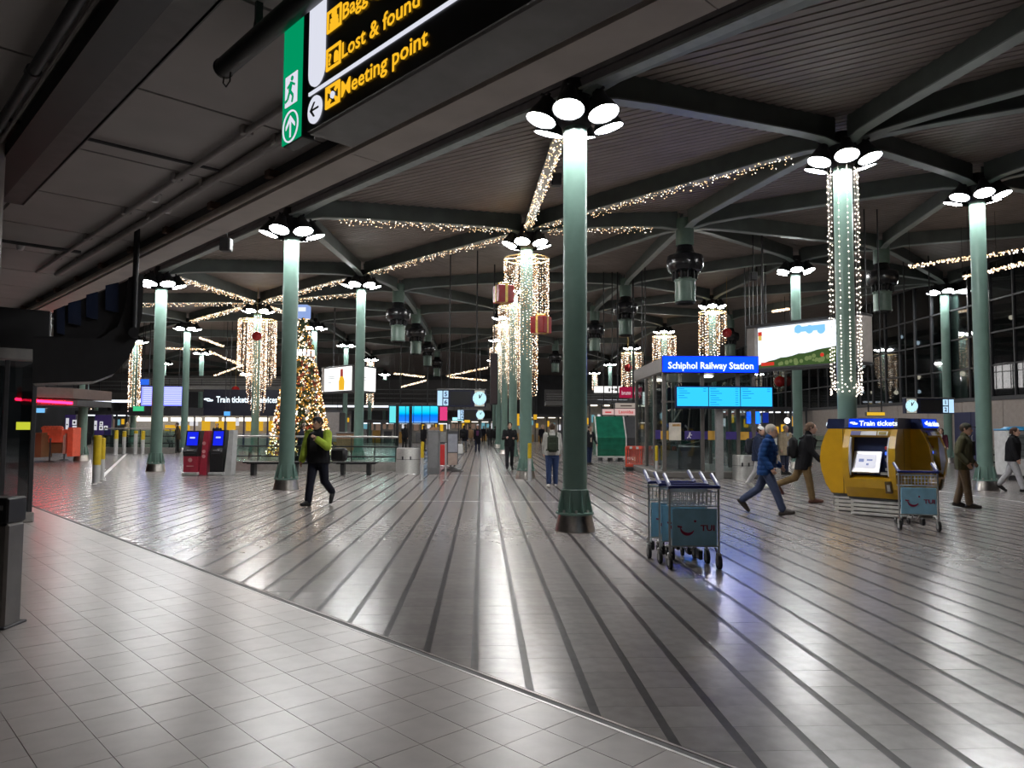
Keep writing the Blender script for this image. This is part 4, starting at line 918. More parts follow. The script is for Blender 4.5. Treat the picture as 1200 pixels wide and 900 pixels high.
# stair inside: escalator trusses and balustrades going down
mb = MB(); mb.box((1.2, 2.8, .55), (.9, 3.6, .9)); mb.build('escalator_body', M_DKGREY, ent)
for x in (.72, 1.68):
    mb = MB(); mb.path([(x, 4.6, .95), (x, 1.3, 1.2), (x, 1.05, 1.12), (x, .98, .98)], .04, 8); mb.build('handrail', M_RUBBER, ent); mb = MB(); mb.box((x, 2.8, 1.0), (.02, 3.5, .3)); mb.build('side_glass', M_GLASSD, ent)
for s in ((.5, 2.3), (2.3, 3.4), (1.9, 2.2)):
    mb = MB(); mb.tube((s[0], 4.9, .3), (s[1] if s[1] < ew else ew-.2, 4.9, z0-.2), .03, n=6); mb.build('brace', M_FR, ent)
mb = MB(); mb.lathe([(.0001, 0), (.16, .0), (.2, .06), (.05, .1)], 14); mb.build('ceiling_lamp', emis('soft_lamp', (1, .93, .85), 3.), ent, (1.8, 1.0, z0-.1))
mb = MB(); mb.lathe([(.0001, 0), (.2, .0), (.24, .06), (.05, .1)], 14); mb.build('ceiling_lamp', emis('soft_lamp', (1, .93, .85), 3.), ent, (.5, 3.2, z0-.1))
sg = thing('station_sign', 'wide lit blue sign with white lettering on the glass station entrance', 'sign', (ex0, EY, z0-.02), 0)
mb = MB(); mb.bbox((ew/2, -.09, (z1-z0)/2+.02), (ew+.06, .18, z1-z0+.05), .015); mb.build('housing', M_NAVY, sg)
mb = MB(); mb.box((ew/2, -.185, (z1-z0)/2+.02), (ew, .02, z1-z0)); mb.build('face', emis('sign_royal_blue', (.0008, .014, .8), 8.), sg)
zt_ = W(783, 432, EY-.2); fit('Schiphol Railway Station', (zt_.x-ex0, .13), (W(883, 430, EY-.2).x-ex0, .13), .215, E_STEXT, sg, y=-.2, bold=.02)
# departure screens in front
scr = thing('departure_screens', 'row of three cyan departure screens before the glass station entrance', 'screens', W(793, 476, 24.0), 0)
o = scr.location; b = W(905, 454, 24.0); sw, sh = b.x-o.x, b.z-o.z
mb = MB(); mb.bbox((sw/2, .09, sh/2-.02), (sw+.06, .16, sh+.1), .02); mb.build('housing', M_NAVY, scr)
for k in range(3):
    mb = MB(); mb.box((sw*(k+.5)/3, -.002, sh/2), (sw/3-.03, .02, sh-.02)); p = mb.build('screen', emis('screen_cyan', (.024, .4, .8), 1.7), scr)
    mb = MB()
    for r in range(8 if k == 1 else 5):
        zz = sh-.06-r*sh*.115; mb.box((sw*(k+.03)/3+.12+.05*(r % 3), -.014, zz), (.2+.08*(r*7 % 3), .008, .016))
        if k == 1 or r < 2: mb.box((sw*(k+.88)/3, -.014, zz), (.09, .008, .016))
    mb.build('text_rows', emis('screen_text', (.0, .2, .5), .8), p)['kind'] = 'stuff'
mb = MB(); mb.box((1.1, .22, .3), (.1, .3, .1)); mb.box((2.6, .22, .3), (.1, .4, .1)); mb.build('bracket', M_FR, scr)
# ================================================================ BOLLARDS
def bollard(px, base, top, lab, split=.5, w=.1):
    g = G(px, base); h = CAM_H+(g.y/FPX)*(500.5-top); t = thing('bollard', lab, 'bollard', g, 0, 'yellow and white bollards')
    mb = MB(); mb.tube((0, 0, 0), (0, 0, h*(1-split)), w/2, n=14); mb.build('white_sleeve', mat('bollard_white', (.5, .5, .5), .4), t, smooth=True)
    mb = MB(); mb.lathe([(w/2+.004, h*(1-split)), (w/2+.004, h-.02), (w/2-.015, h)], 14); mb.build('yellow_sleeve', mat('bollard_yellow', (.6, .42, .015), .4), t, smooth=True)
    mb = MB(); mb.lathe([(w/2+.05, 0), (w/2+.05, .015), (w/2, .02)], 14); mb.build('foot_ring', M_STEEL, t)
    return t
for a in ((494.5, 563, 518, 'slim yellow topped bollard right of the steel drum', .42, .1), (620.5, 564, 519, 'yellow topped bollard in front of the gift box column', .4, .11), (769.5, 559, 521, 'left one of two bollards at the station entrance corner', .48, .1), (776, 558, 521, 'right one of two bollards at the station entrance corner', .48, .1),
          (112.5, 566, 513, 'left one of two nearer bollards with broad yellow tops at the left', .62, .2), (118.5, 563, 516, 'right one of two nearer bollards with broad yellow tops at the left', .5, .16), (135.5, 533, 507, 'first of four small bollards from the left beyond the white floor line', .35, .2), (145, 532, 508, 'second of four small bollards from the left beyond the white floor line', .25, .2),
          (158.5, 532, 507.5, 'third of four small bollards from the left, mostly white', .12, .2), (167, 532, 507.5, 'fourth of four small bollards from the left, next to the column', .38, .2), (1103, 548, 513, 'yellow topped bollard behind the right ticket machine', .5, .2)): bollard(*a)
# ================================================================ STEEL LITTER UNITS
def drum(px0, px1, base, top, lab):
    g = G((px0+px1)/2, base); w = (px1-px0)*g.y/FPX; h = CAM_H-(top-500.5)*g.y/FPX; g.y += w/2
    t = thing('litter_unit', lab, 'litter bin', g, 0)
    mb = MB(); mb.lathe([(w*.5, .0), (w*.48, .05), (w*.465, h-.04), (w*.45, h), (w*.42, h)], 28); mb.build('drum', M_STEEL, t, smooth=True)
    mb = MB(); mb.lathe([(w*.43, h-.06), (w*.43, h-.02), (.0001, h-.02)], 28); mb.build('lid', M_DKGREY, t)
    mb = MB()
    for a in (-1.9, -1.25): mb.box((w*.475*math.cos(a), w*.475*math.sin(a), h*.62), (.05, .02, .12), a+math.pi/2)
    mb.build('flap_handles', M_BLACK, t); mb = MB(); mb.lathe([(w*.482, h*.56), (w*.482, h*.575)], 28); mb.build('seam', M_DKGREY, t)
    return t
drum(461, 491, 556, 526, 'round brushed steel litter unit at the right end of the balustrade'); drum(862, 887, 562, 532, 'round brushed steel litter unit right of station entrance, behind man in blue coat')
# ================================================================ GLASS BALUSTRADES AND BENCHES
M_BLKRAIL = mat('dark_rail', (.03, .03, .032), .35, .5)
def balustrade(px0, px1, base, top, lab, n, Yend=None, rails=(.62, .33)):
    a = G(px0, base); Yb = Yend or a.y; bx = X_at(px1, Yb, base); d = Vector((bx-a.x, Yb-a.y, 0)); L = d.length; h = CAM_H-(top-500.5)*a.y/FPX
    t = thing('glass_balustrade', lab, 'balustrade', (a.x, a.y, 0), math.atan2(d.y, d.x)); s = L/n
    for k in range(n):
        mb = MB(); mb.box((s*(k+.5), 0, .34+(h-.4)/2), (s-.03, .014, h-.42)); mb.build('pane', glass('balustrade_glass', (.72, .86, .82), .14), t)
        mb = MB(); mb.bbox((s*(k+.5), 0, .17), (s-.012, .05, .34), .006); mb.build('kick_panel', mat('kick_steel', (.5, .48, .45), .4, .8, rand=.1), t)
    for k in range(n+1): mb = MB(); mb.box((s*k, .03, h/2), (.03, .03, h)); mb.build('post', M_BLKRAIL, t)
    mb = MB(); mb.tube((0, 0, h), (L, 0, h), .035, n=12); mb.build('handrail', M_STEEL, t, smooth=True)
    for z in rails: mb = MB(); mb.tube((0, -.06, h*z+.12), (L, -.06, h*z+.12), .028, n=10); mb.build('rail', M_BLKRAIL, t, smooth=True)
    return t
balustrade(219, 466, 551, 513, 'long glass balustrade with dark rails behind the walking guard', 9)
balustrade(1163, 1260, 556, 521, 'glass balustrade behind the woman in black jacket at the right edge', 3); balustrade(921, 973, 533, 507, 'glass balustrade far behind the man in black coat', 3, rails=(.6, .3))
balustrade(121, 205, 531, 505, 'far glass balustrade behind the left bollards', 4)
def bench(px, base, w, lab):
    g = G(px, base); t = thing('bench', lab, 'bench', g, .02, 'black benches before the balustrade')
    for k in range(4): mb = MB(); mb.bbox((0, -.18+k*.12, .43), (w, .1, .045), .01); mb.build('slat', M_BLACK, t)
    for sx in (-1, 1): mb = MB(); mb.bbox((sx*w*.3, 0, .2), (.13, .32, .4), .02); mb.build('leg', M_BLACK, t)
    mb = MB(); mb.bbox((0, 0, .39), (w*.9, .1, .04), .005); mb.build('beam', M_DKGREY, t)
bench(313, 557, 1.5, 'black bench left of the second column base'); bench(362, 557, 1.5, 'black bench hidden partly by the walking guard'); bench(417, 557, 1.45, 'black bench right of the walking guard')
# ================================================================ SELF-SERVICE KIOSKS
def kiosk(px0, px1, base, top, lab, mlow, mside, text_m):
    g = G((px0+px1)/2, base); w = (px1-px0)*g.y/FPX*.58; t = thing('self_service_kiosk', lab, 'kiosk', (X_at(px0+(px1-px0)*.29, g.y, base), g.y+.25, 0), 0, 'self service kiosks'); H = CAM_H-(top-500.5)*g.y/FPX
    mb = MB(); mb.bbox((0, 0, .05), (w+.06, .6, .1), .02); mb.build('foot', mat('kiosk_white', (.45, .45, .45), .4), t)
    mb = MB(); mb.prism([(-.2, .1), (-.24, .62), (.25, .62), (.25, .1)], 'x', -w/2, w/2); mb.build('lower_body', mlow, t)
    mb = MB(); mb.prism([(-.24, .62), (-.3, .78), (-.12, 1.0), (-.05, H), (.25, H), (.25, .62)], 'x', -w/2, w/2); mb.build('upper_body', M_BLACK, t)
    mb = MB(); mb.prism([(-.14, .98), (-.15, .98), (-.075, H-.04), (-.065, H-.04)], 'x', -w/2+.05, w/2-.05); s = mb.build('screen', emis('screen_blue', (.01, .02, .75), 1.1), t)
    mb = MB(); mb.box((0, -.115, (H+1)/2), (w*.36, .012, .05), rx=-.15); mb.build('screen_text', emis('screen_pale', (.6, .7, 1.), 1.), s)
    mb = MB(); mb.bbox((0, -.24, .82), (w*.5, .06, .03), .006); mb.build('slot', M_STEEL, t); mb = MB(); mb.bbox((0, -.27, .72), (w*.7, .04, .03), .006); mb.build('shelf', M_DKGREY, t)
    sw = (px1-px0)*g.y/FPX*.36; mb = MB(); mb.prism([(w/2+.015, 0), (w/2+.03+sw*.8, 0), (w/2+.03+sw, H), (w/2+.16, H), (w/2+.1, .9)], 'y', -.12, .28); sp_ = mb.build('side_panel', mside, t)
    if text_m:
        mb = MB()
        for z in (1.05, .78, .62): disc(mb, w/2+sw*.58, z, .06, -.128, -.121, 12)
        mb.build('side_icons', text_m, sp_); mb = MB(); disc(mb, 0, .5, .07, -.245, -.235, 14); mb.box((0, -.24, .3), (w*.5, .01, .03)); mb.build('front_mark', text_m, t)
M_KRED = mat('kiosk_red', (.42, .03, .06), .4); kiosk(214, 242, 557, 507, 'red self service kiosk with blue screen before the left columns', M_KRED, M_KRED, mat('kiosk_pink_mark', (.7, .35, .35), .5)); kiosk(245, 271, 557, 506, 'black and white self service kiosk with blue screen right of the red one', M_BLACK, mat('kiosk_white', (.45, .45, .45), .4), None)
# ================================================================ CLOCK BOARDS ON LONG RODS
E_CLK = emis('clock_face', (.55, .9, 1.), 1.1); E_PLAT = emis('platform_panel', (.5, .75, 1.), 1.1)
def clock_board(px0, px1, py0, py1, Y, mirror, lab, rods):
    a = W(px0, py1, Y); b = W(px1, py0, Y); w, h = b.x-a.x, b.z-a.z; t = thing('clock_board', lab, 'clock board', a, 0, 'platform clock boards')
    mb = MB(); mb.bbox((w/2, .12, h/2), (w, .24, h), .015); mb.build('housing', mat('board_navy', (.012, .016, .05), .35), t)
    mb = MB(); mb.box((w/2, .1, h+.02), (w, .3, .04)); mb.build('top_rail', M_GREY, t)
    X = lambda f: w*(1-f) if mirror else w*f
    mb = MB(); mb.box((X(.87), -.004, h/2), (w*.2, .014, h*.94)); cb = mb.build('clock_panel', mat('clock_panel_grey', (.4, .4, .36), .5, emit=.5, ecol=(.5, .5, .42)), t)
    mb = MB(); disc(mb, X(.87), h/2, h*.4, -.024, -.012, 30); f = mb.build('clock_dial', E_CLK, t)
    mb = MB(); cx = X(.87)
    for ang, L, th in ((1.05, .3, .03), (1.62, .22, .045)): mb.box((cx+math.cos(ang)*h*L/2, -.028, h/2+math.sin(ang)*h*L/2), (h*L, .006, th), ry=-ang)
    for k in range(12): an = k*math.pi/6; mb.box((cx+math.cos(an)*h*.35, -.027, h/2+math.sin(an)*h*.35), (.03, .004, .012), ry=-an)
    mb.build('clock_hands', M_BLACK, f)
    mb = MB(); mb.box((X(.48), -.002, h/2), (w*.42, .012, h*.8)); mb.build('display', M_BLACK, t)
    for q, (f0, zc, hh) in enumerate(((.18, .74, .4), (.18, .27, .4), (.06, .5, .88))):
        mb = MB(); mb.box((X(f0), -.004, h*zc), (w*.1, .014, h*hh)); p = mb.build('platform_panel', E_PLAT, t)
        if q < 2: text(('5', '6')[q] if not mirror else ('1', '2')[q], h*.36, mat('ink_blue', (.02, .04, .2), .5), p, (X(f0)-.06, -.014, h*(zc-.12)), bold=.03)
    for px, ptop in rods:
        x = X_at(px, Y, 460)-a.x; mb = MB(); mb.tube((x, .12, h), (x, .12, zdeck(a)-a.z+.15), .028, n=8); mb.build('hanging_rod', M_BLACK, t)
    return t
clock_board(512, 569.5, 457, 476.5, 29.5, False, 'platform clock board with round clock left of the gift box column', ((526, 0), (558, 0)))
clock_board(1061, 1118, 467, 484.5, 33, True, 'platform clock board with clock at its left end behind the ticket machines', ((1064, 0), (1094, 0)))
# ================================================================ BILLBOARDS
E_AD = emis('advert_white', (.88, .93, 1.), 1.25)
pL, pR = W(876, 423, 28.2), W(1012, 418, 24.6); zb, zt2 = W(930, 428, 26.2).z, W(930, 377, 26.2).z
d = Vector((pR.x-pL.x, pR.y-pL.y)); BL = d.length; bb = thing('billboard', 'large lit landscape billboard in a grey box frame round a column', 'billboard', (pL.x, pL.y, zb), math.atan2(d.y, d.x)); BH = zt2-zb
fp = CP['D1'][0]
M_BFR = mat('billboard_frame', (.3, .27, .25), .45)
for x in (.18, BL-.18): mb = MB(); mb.bbox((x, .3, BH/2), (.34, .7, BH+.1), .02); mb.build('side_frame', M_BFR, bb)
mb = MB(); mb.bbox((BL/2, .3, -.03), (BL, .8, .1), .02); mb.build('bottom_frame', M_DKGREY, bb); mb = MB(); mb.bbox((BL/2, .3, BH+.05), (BL, .8, .1), .02); mb.build('top_frame', M_DKGREY, bb)
mb = MB(); mb.box((BL/2, .34, BH/2), (BL-.7, .3, BH)); mb.build('back_box', M_BLACK, bb)
x0, x1 = .42, BL-.72
mb = MB(); mb.box(((x0+x1)/2, .12, BH/2), (x1-x0, .1, BH-.05)); sc_ = mb.build('poster_sky', E_AD, bb)
rb = random.Random(3); mb = MB()
for k in range(3): disc(mb, x0+(x1-x0)*(.5+.13*k), BH*(.86-.03*k), BH*.1, .06, .064, 14); mb.box((x0+(x1-x0)*(.55+.08*k), .062, BH*.85), (BL*.14, .006, BH*.12))
mb.build('poster_blue_sky', emis('advert_blue', (.2, .5, .95), 1.3), sc_)
mb = MB(); pts = [(x0, .03), (x1, .03)]+[(x1-(x1-x0)*k/14, BH*(.06+.34*(1-k/14)**.7+.03*rb.random())) for k in range(15)]; mb.prism(pts, 'y', .052, .058); mb.build('poster_trees', emis('advert_green', (.07, .13, .04), .7), sc_)
mb = MB()
for k in range(26): u_ = rb.random(); disc(mb, x0+(x1-x0)*(.25+.73*u_), BH*(.08+.25*u_*rb.random()), BH*rb.uniform(.03, .06), .044, .05, 9)
mb.build('poster_foliage', emis('advert_green_pale', (.2, .27, .1), .8), sc_)
mb = MB(); mb.box((x0+.1, .058, BH*.84), (.16, .006, BH*.1)); mb.box((x0+.42, .042, BH*.1), (.55, .006, BH*.08)); disc(mb, x0+(x1-x0)*.77, BH*.22, .07, .036, .042, 12); mb.build('poster_red_marks', emis('advert_red', (.7, .05, .03), .9), sc_)
mb = MB(); mb.box((x0+.1, .058, BH*.74), (.14, .006, BH*.12)); mb.build('poster_yellow_mark', emis('advert_yellow', (.85, .6, .15), .9), sc_)
for x in (.5, BL-.8): mb = MB(); mb.tube((x, .3, BH), (x, .3, zdeck(pL)-zb+.1), .04, n=8); mb.build('hanger_rod', M_DKGREY, bb)
# two sided advert box with a bottle
pa, pb = W(378, 461, 44), W(413, 461, 41.5); az0, az1 = W(395, 459, 43).z, W(395, 430.5, 43).z; AH = az1-az0
ab = thing('advert_box', 'white lit advert box showing a yellow drink bottle right of the tree', 'advert box', (pa.x, pa.y, az0), math.atan2(pb.y-pa.y, pb.x-pa.x)); AW = (pb-pa).length
mb = MB(); mb.bbox((AW/2, .3, AH/2), (AW, .58, AH+.15), .03); mb.build('housing', M_DKGREY, ab); mb = MB(); mb.bbox((.1, -.05, AH/2), (.14, .14, AH+.1), .02); mb.build('corner_post', M_BFR, ab)
mb = MB(); mb.box((AW/2+.06, -.01, AH/2), (AW-.34, .03, AH-.06)); f = mb.build('poster', emis('advert_bright', (1., .98, .95), 1.6), ab)
bx, bw = AW*.66, AW*.085
mb = MB(); mb.prism([(bx-bw, .06), (bx+bw, .06), (bx+bw*1.1, AH*.4), (bx+bw*.5, AH*.62), (bx-bw*.5, AH*.62), (bx-bw*1.1, AH*.4)], 'y', -.04, -.028); mb.build('bottle_body', emis('bottle_yellow', (.9, .5, .03), 1.), f)
mb = MB(); mb.prism([(bx-bw*.55, AH*.6), (bx+bw*.55, AH*.6), (bx+bw*.45, AH*.9), (bx-bw*.45, AH*.9)], 'y', -.046, -.034); mb.build('bottle_neck', emis('bottle_red', (.4, .06, .05), .9), f)
mb = MB()
for k, (x, z, w) in enumerate(((.3, .62, .3), (.32, .55, .34), (.26, .38, .16))): mb.box((AW*x, -.03, AH*z), (AW*w*.8, .008, .05))
mb.build('poster_text', emis('poster_grey', (.55, .6, .62), .9), f)
pc = W(433, 461, 43.2); dv = Vector((pc.x-pb.x, pc.y-pb.y))
ab2 = thing('advert_box', 'right hand face of the white advert boxes, half hidden by a column', 'advert box', (pb.x+.35, pb.y+.25, az0), math.atan2(dv.y, dv.x)); AW = dv.length
mb = MB(); mb.bbox((AW/2, .3, AH/2), (AW, .5, AH+.15), .03); mb.build('housing', M_DKGREY, ab2); mb = MB(); mb.box((AW/2, .03, AH/2), (AW-.2, .06, AH-.06)); f = mb.build('poster', emis('advert_bright', (1., .98, .95), 1.6), ab2)
mb = MB(); mb.box((AW*.3, -.005, AH*.55), (AW*.16, .01, .06)); mb.box((AW*.33, -.005, AH*.45), (AW*.12, .01, .05)); mb.build('poster_text', emis('poster_grey', (.55, .6, .62), .9), f)
for t_, x in ((ab, AW*.3), (ab2, AW*.4)): mb = MB(); mb.tube((x, .4, AH), (x, .4, zdeck(pa)-az0+.1), .05, n=8); mb.build('hanger_rod', M_DKGREY, t_)
# ================================================================ CHRISTMAS TREE
TY = 36.0; tb_ = W(351, 541, TY); TH = W(352, 372, TY).z; rt = random.Random(11)
tree = thing('christmas_tree', 'tall golden lit Christmas tree behind the balustrade', 'Christmas tree', (tb_.x, TY, 0), 0)
def trad(z): return .14+1.38*(1-z/TH)**.85
mb = MB(); mb.lathe([(1.0, .25), (trad(.8)*.8, .8), (trad(TH*.4)*.8, TH*.4), (trad(TH*.75)*.8, TH*.75), (.05, TH)], 18)
for k in range(1300):
    z = TH*(1-math.sqrt(rt.random()))*.97+.3; a = rt.uniform(0, 6.283); r = trad(z); c, s_ = math.cos(a), math.sin(a)
    p = Vector((c*r*.72, s_*r*.72, z+.05)); q = Vector((c*r*rt.uniform(.95, 1.1), s_*r*rt.uniform(.95, 1.1), z-.12)); n_ = Vector((-s_, c, 0))*.11
    mb.add([p-n_, p+n_, q, p+Vector((0, 0, .12))], [(0, 1, 2), (0, 2, 3), (1, 3, 2)])
mb.build('branches', mat('fir_green', (.03, .05, .02), .7), tree)['kind'] = 'stuff'
mb = MB()
for k in range(2400):
    z = TH*(1-math.sqrt(rt.random()))*.98+.25; a = rt.uniform(0, 6.283); r = trad(z)*rt.uniform(.9, 1.08); mb.mi = rt.choice((0, 0, 1, 2)); mb.octa((r*math.cos(a), r*math.sin(a), z), rt.choice((.025, .03, .045)))
mb.build('tree_lights', [M_FAIRY, M_FAIRYW, emis('tree_gold', (1., .48, .08), 1.6, False)], tree)['kind'] = 'stuff'
mb = MB()
for k in range(650):
    z = TH*(1-math.sqrt(rt.random()))*.95+.3; a = rt.uniform(0, 6.283); r = trad(z)*.98; mb.mi = rt.choice((0, 0, 1, 2)); mb.ball((r*math.cos(a), r*math.sin(a), z), rt.uniform(.06, .11), 7, 5)
mb.build('ornaments', [mat('gold_ornament', (.8, .5, .12), .2, .8), mat('copper_ornament', (.45, .12, .07), .25, .6), mat('silver_ornament', (.8, .78, .72), .2, .8)], tree)['kind'] = 'stuff'
mb = MB(); mb.bbox((.0, 0, TH+.28), (.62, .62, .62), .03); mb.build('cube_topper', emis('topper_blue', (.35, .5, .95), .8), tree)
mb = MB(); mb.box((.05, -.33, TH+.35), (.36, .02, .2)); mb.build('topper_mark', emis('topper_white', (.9, .95, 1.), 1.), tree)
zz = W(352, 415, TY).z
for k in range(9): mb = MB(); x = -.7+.175*k; mb.box((x, -math.sqrt(max(.01, .9**2-x*x)), zz), (.12, .04, .3)); mb.build('banner_letter', emis('banner_white', (.95, .95, 1.), 2.), tree)
mb = MB(); mb.lathe([(.0001, .0), (.5, 0), (.45, .5), (.2, .5)], 14); mb.build('stand', M_DKGREY, tree)
# ================================================================ PEOPLE
def remesh(mb, name, m, voxel, smooth=4):
    me = bpy.data.meshes.new('tmp'); me.from_pydata(mb.v, [], mb.f)
    bm = bmesh.new(); bm.from_mesh(me); bmesh.ops.recalc_face_normals(bm, faces=bm.faces[:]); bm.to_mesh(me); bm.free()
    o = bpy.data.objects.new('tmp', me); COL.objects.link(o)
    r = o.modifiers.new('r', 'REMESH'); r.mode = 'VOXEL'; r.voxel_size = voxel; r.use_smooth_shade = True
    s = o.modifiers.new('s', 'SMOOTH'); s.iterations = smooth; s.factor = .5
    out = bpy.data.meshes.new_from_object(o.evaluated_get(bpy.context.evaluated_depsgraph_get()))
    bpy.data.objects.remove(o); bpy.data.meshes.remove(me); out.materials.clear(); out.materials.append(m); out.name = name
    for p in out.polygons: p.use_smooth = True
    return out
def cap(mb, p0, p1, r0, r1, n=10):
    p0, p1 = Vector(p0), Vector(p1); d = p1-p0; L = max(d.length, 1e-5); q = d.to_track_quat('Z', 'Y'); prof = []
    for k in range(5): a = -math.pi/2+k*math.pi/8; prof.append((max(r0*math.cos(a), 1e-6), r0*math.sin(a)))
    for k in range(5): a = k*math.pi/8; prof.append((max(r1*math.cos(a), 1e-6), L+r1*math.sin(a)))
    mb.lathe(prof, n, p0, q); return mb
def loft(mb, secs, n=16):                                   # stacked ellipses (centre, rx, ry)
    vs = []; L = len(secs)
    for c, rx, ry in secs: vs += [(c[0]+rx*math.cos(2*math.pi*i/n), c[1]+ry*math.sin(2*math.pi*i/n), c[2]) for i in range(n)]
    mb.add(vs, [(k*n+i, k*n+(i+1) % n, (k+1)*n+(i+1) % n, (k+1)*n+i) for k in range(L-1) for i in range(n)]+[tuple(range(n-1, -1, -1)), tuple(range((L-1)*n, L*n))])
SKIN = [mat('skin_fair', (.5, .3, .22), .5, noise=.05), mat('skin_tan', (.36, .2, .13), .5, noise=.05)]
R_ = math.radians
def person(label, px, base, Y=None, H=1.75, face=0, legs=((18, 10), (-16, 22)), arms=((-15, 15, 8), (15, 20, 8)), lean=4, headturn=0, headtilt=0, skin=0, hair=(.05, .035, .025), hair_style='short',
           jacket=(.05, .05, .05), trousers=(.04, .045, .06), shoes=(.03, .03, .03), bulk=1., jacket_len=.78, shirt=None, sleeve=None, backpack=None, hat=None, bag=None, scarf=None, dark_front=None, vox=.011, female=False, padded=False, face_detail=True, lift=0.):
    g = G(px, base) if Y is None else Vector((X_at(px, Y, base), Y, 0)); k = H/1.75
    t = thing('person', label, 'person', (g.x, g.y, 0), R_(face)); t.scale = (k,)*3
    hips, legpts = [], []
    for sx, (th, kf) in zip((-1, 1), legs):
        h = Vector((sx*.092, 0, .92)); a, b = R_(th), R_(th-kf); kn = h+Vector((sx*.005, -math.sin(a), -math.cos(a)))*.43; an = kn+Vector((0, -math.sin(b), -math.cos(b)))*.405
        pit = R_(min(10, max(-50, (th-kf)*.9))) if kf > 15 else R_((th-kf)*.6)
        toe = an+Vector((sx*.03, -math.cos(pit)*.185, -.055+math.sin(pit)*.185)); heel = an+Vector((0, .05, -.05-math.sin(pit)*.06)); legpts.append((h, kn, an, toe, heel))
    dz = -min(min(l[3].z-.03, l[4].z-.035) for l in legpts)+lift
    up = Vector((0, 0, dz)); legpts = [tuple(p+up for p in l) for l in legpts]
    le = R_(lean); sp_ = lambda z, y=0: Vector((0, -math.sin(le)*(z-.92)+y, .92+(z-.92)*math.cos(le)))+up
    shz = 1.43; arm = []
    for sx, (fw, el, ab) in zip((-1, 1), arms):
        s = sp_(shz)+Vector((sx*(.175 if female else .195), 0, 0)); a, b, c = R_(fw), R_(fw+el), R_(ab)
        e = s+Vector((sx*math.sin(c)*math.cos(a), -math.sin(a)*math.cos(c), -math.cos(a)*math.cos(c)))*.285
        w = e+Vector((sx*math.sin(c)*.3*math.cos(b)-sx*(.45 if el > 70 else 0), -math.sin(b), -math.cos(b))).normalized()*.25; arm.append((s, e, w, (w-e).normalized()))
    hd = sp_(1.635)+Vector((0, -.035, 0)); hq = Matrix.Rotation(R_(headturn), 3, 'Z') @ Matrix.Rotation(R_(headtilt), 3, 'X')
    HP = lambda x, y, z: hd+hq @ Vector((x, y, z))
    # continuous body
    mb = MB()
    loft(mb, [(sp_(.84), .13, .095), (sp_(.95), .165, .115), (sp_(1.08), .15, .105), (sp_(1.2), .16, .112), (sp_(1.34), .175, .115), (sp_(1.43), .15, .085), (sp_(1.48), .07, .06)])
    cap(mb, sp_(1.42), sp_(1.56)+Vector((0, -.02, 0)), .062, .056)
    hs = [(-.118, .03, .035, -.045), (-.098, .05, .058, -.033), (-.06, .064, .08, -.012), (-.01, .073, .094, 0), (.04, .077, .1, .005), (.085, .068, .088, .01), (.115, .04, .055, .012), (.125, .015, .02, .012)]
    vs = []; n = 16
    for z, rx, ry, yc in hs: vs += [HP(rx*math.cos(2*math.pi*i/n), yc+ry*math.sin(2*math.pi*i/n), z) for i in range(n)]
    mb.add(vs, [(q*n+i, q*n+(i+1) % n, (q+1)*n+(i+1) % n, (q+1)*n+i) for q in range(len(hs)-1) for i in range(n)]+[tuple(range(n-1, -1, -1)), tuple(range((len(hs)-1)*n, len(hs)*n))])
    cap(mb, HP(0, -.09, .015), HP(0, -.112, -.025), .01, .016, 8)
    for sx in (-1, 1): cap(mb, HP(sx*.076, .01, -.02), HP(sx*.08, .015, .02), .013, .018, 8); cap(mb, HP(sx*.02, -.092, .035), HP(sx*.045, -.084, .035), .01, .009, 6)
    cap(mb, HP(-.02, -.088, -.06), HP(.02, -.088, -.06), .012, .012, 6)
    for h, kn, an, toe, heel in legpts: cap(mb, h, kn, .085, .058); cap(mb, kn, an, .056, .038); cap(mb, an, toe, .036, .03)
    for sx, (s, e, w, d) in zip((-1, 1), arm):
        cap(mb, s, e, .05, .04); cap(mb, e, w, .04, .028)
        side = d.cross(Vector((sx, 0, 0))); side = side.normalized() if side.length > .01 else Vector((0, -1, 0)); cap(mb, w+d*.01, w+d*.075, .03, .034, 8)
        for f in range(4):
            o0 = w+d*.08+side*(-.03+.02*f); L = (.065, .078, .072, .055)[f]; bend = -Vector((sx, 0, 0))*.35
            m1 = o0+(d+bend*.3).normalized()*L*.5; cap(mb, o0-d*.02, m1, .0105, .01, 6); cap(mb, m1, m1+(d+bend*1.6).normalized()*L*.5, .01, .009, 6)
        th0 = w+d*.025-side*.0+side*(.032 if side.y < 0 else -.032); cap(mb, th0, th0+(d*.7+side*(.5 if side.y < 0 else -.5)-Vector((sx, 0, 0))*.3).normalized()*.06, .012, .01, 6)
    obj('body', remesh(mb, 'body', SKIN[skin], vox), t)
    C = lambda nm, c, r=.75, **kw: mat(nm+'_%02x%02x%02x' % tuple(int(q*255) for q in c), c, r, noise=.15, nscale=14, spec=.15, **kw)
    # trousers
    mb = MB(); b = .5+.5*bulk
    loft(mb, [(sp_(.80), .155*b, .115*b), (sp_(.93), .18*b, .132*b), (sp_(1.02), .168*b, .122*b)])
    for h, kn, an, toe, heel in legpts: cap(mb, h+Vector((0, 0, -.0)), kn, .103*b, .076*b); cap(mb, kn, an+(kn-an).normalized()*.03, .074*b, .066*b)
    obj('trousers', remesh(mb, 'trousers', C('cloth', trousers), vox*1.1, 3), t)
    for h, kn, an, toe, heel in legpts:
        mb = MB(); cap(mb, heel, toe, .042, .04); cap(mb, an, heel, .046, .042); cap(mb, an, toe.lerp(an, .3), .045, .042)
        zmin = min(toe.z-.03, heel.z-.035)
        mb.v = [(x, y, max(z, zmin)) for x, y, z in mb.v]
        obj('shoe', remesh(mb, 'shoe', C('leather', shoes, .5), vox, 2), t)
    # jacket
    mb = MB(); j = bulk
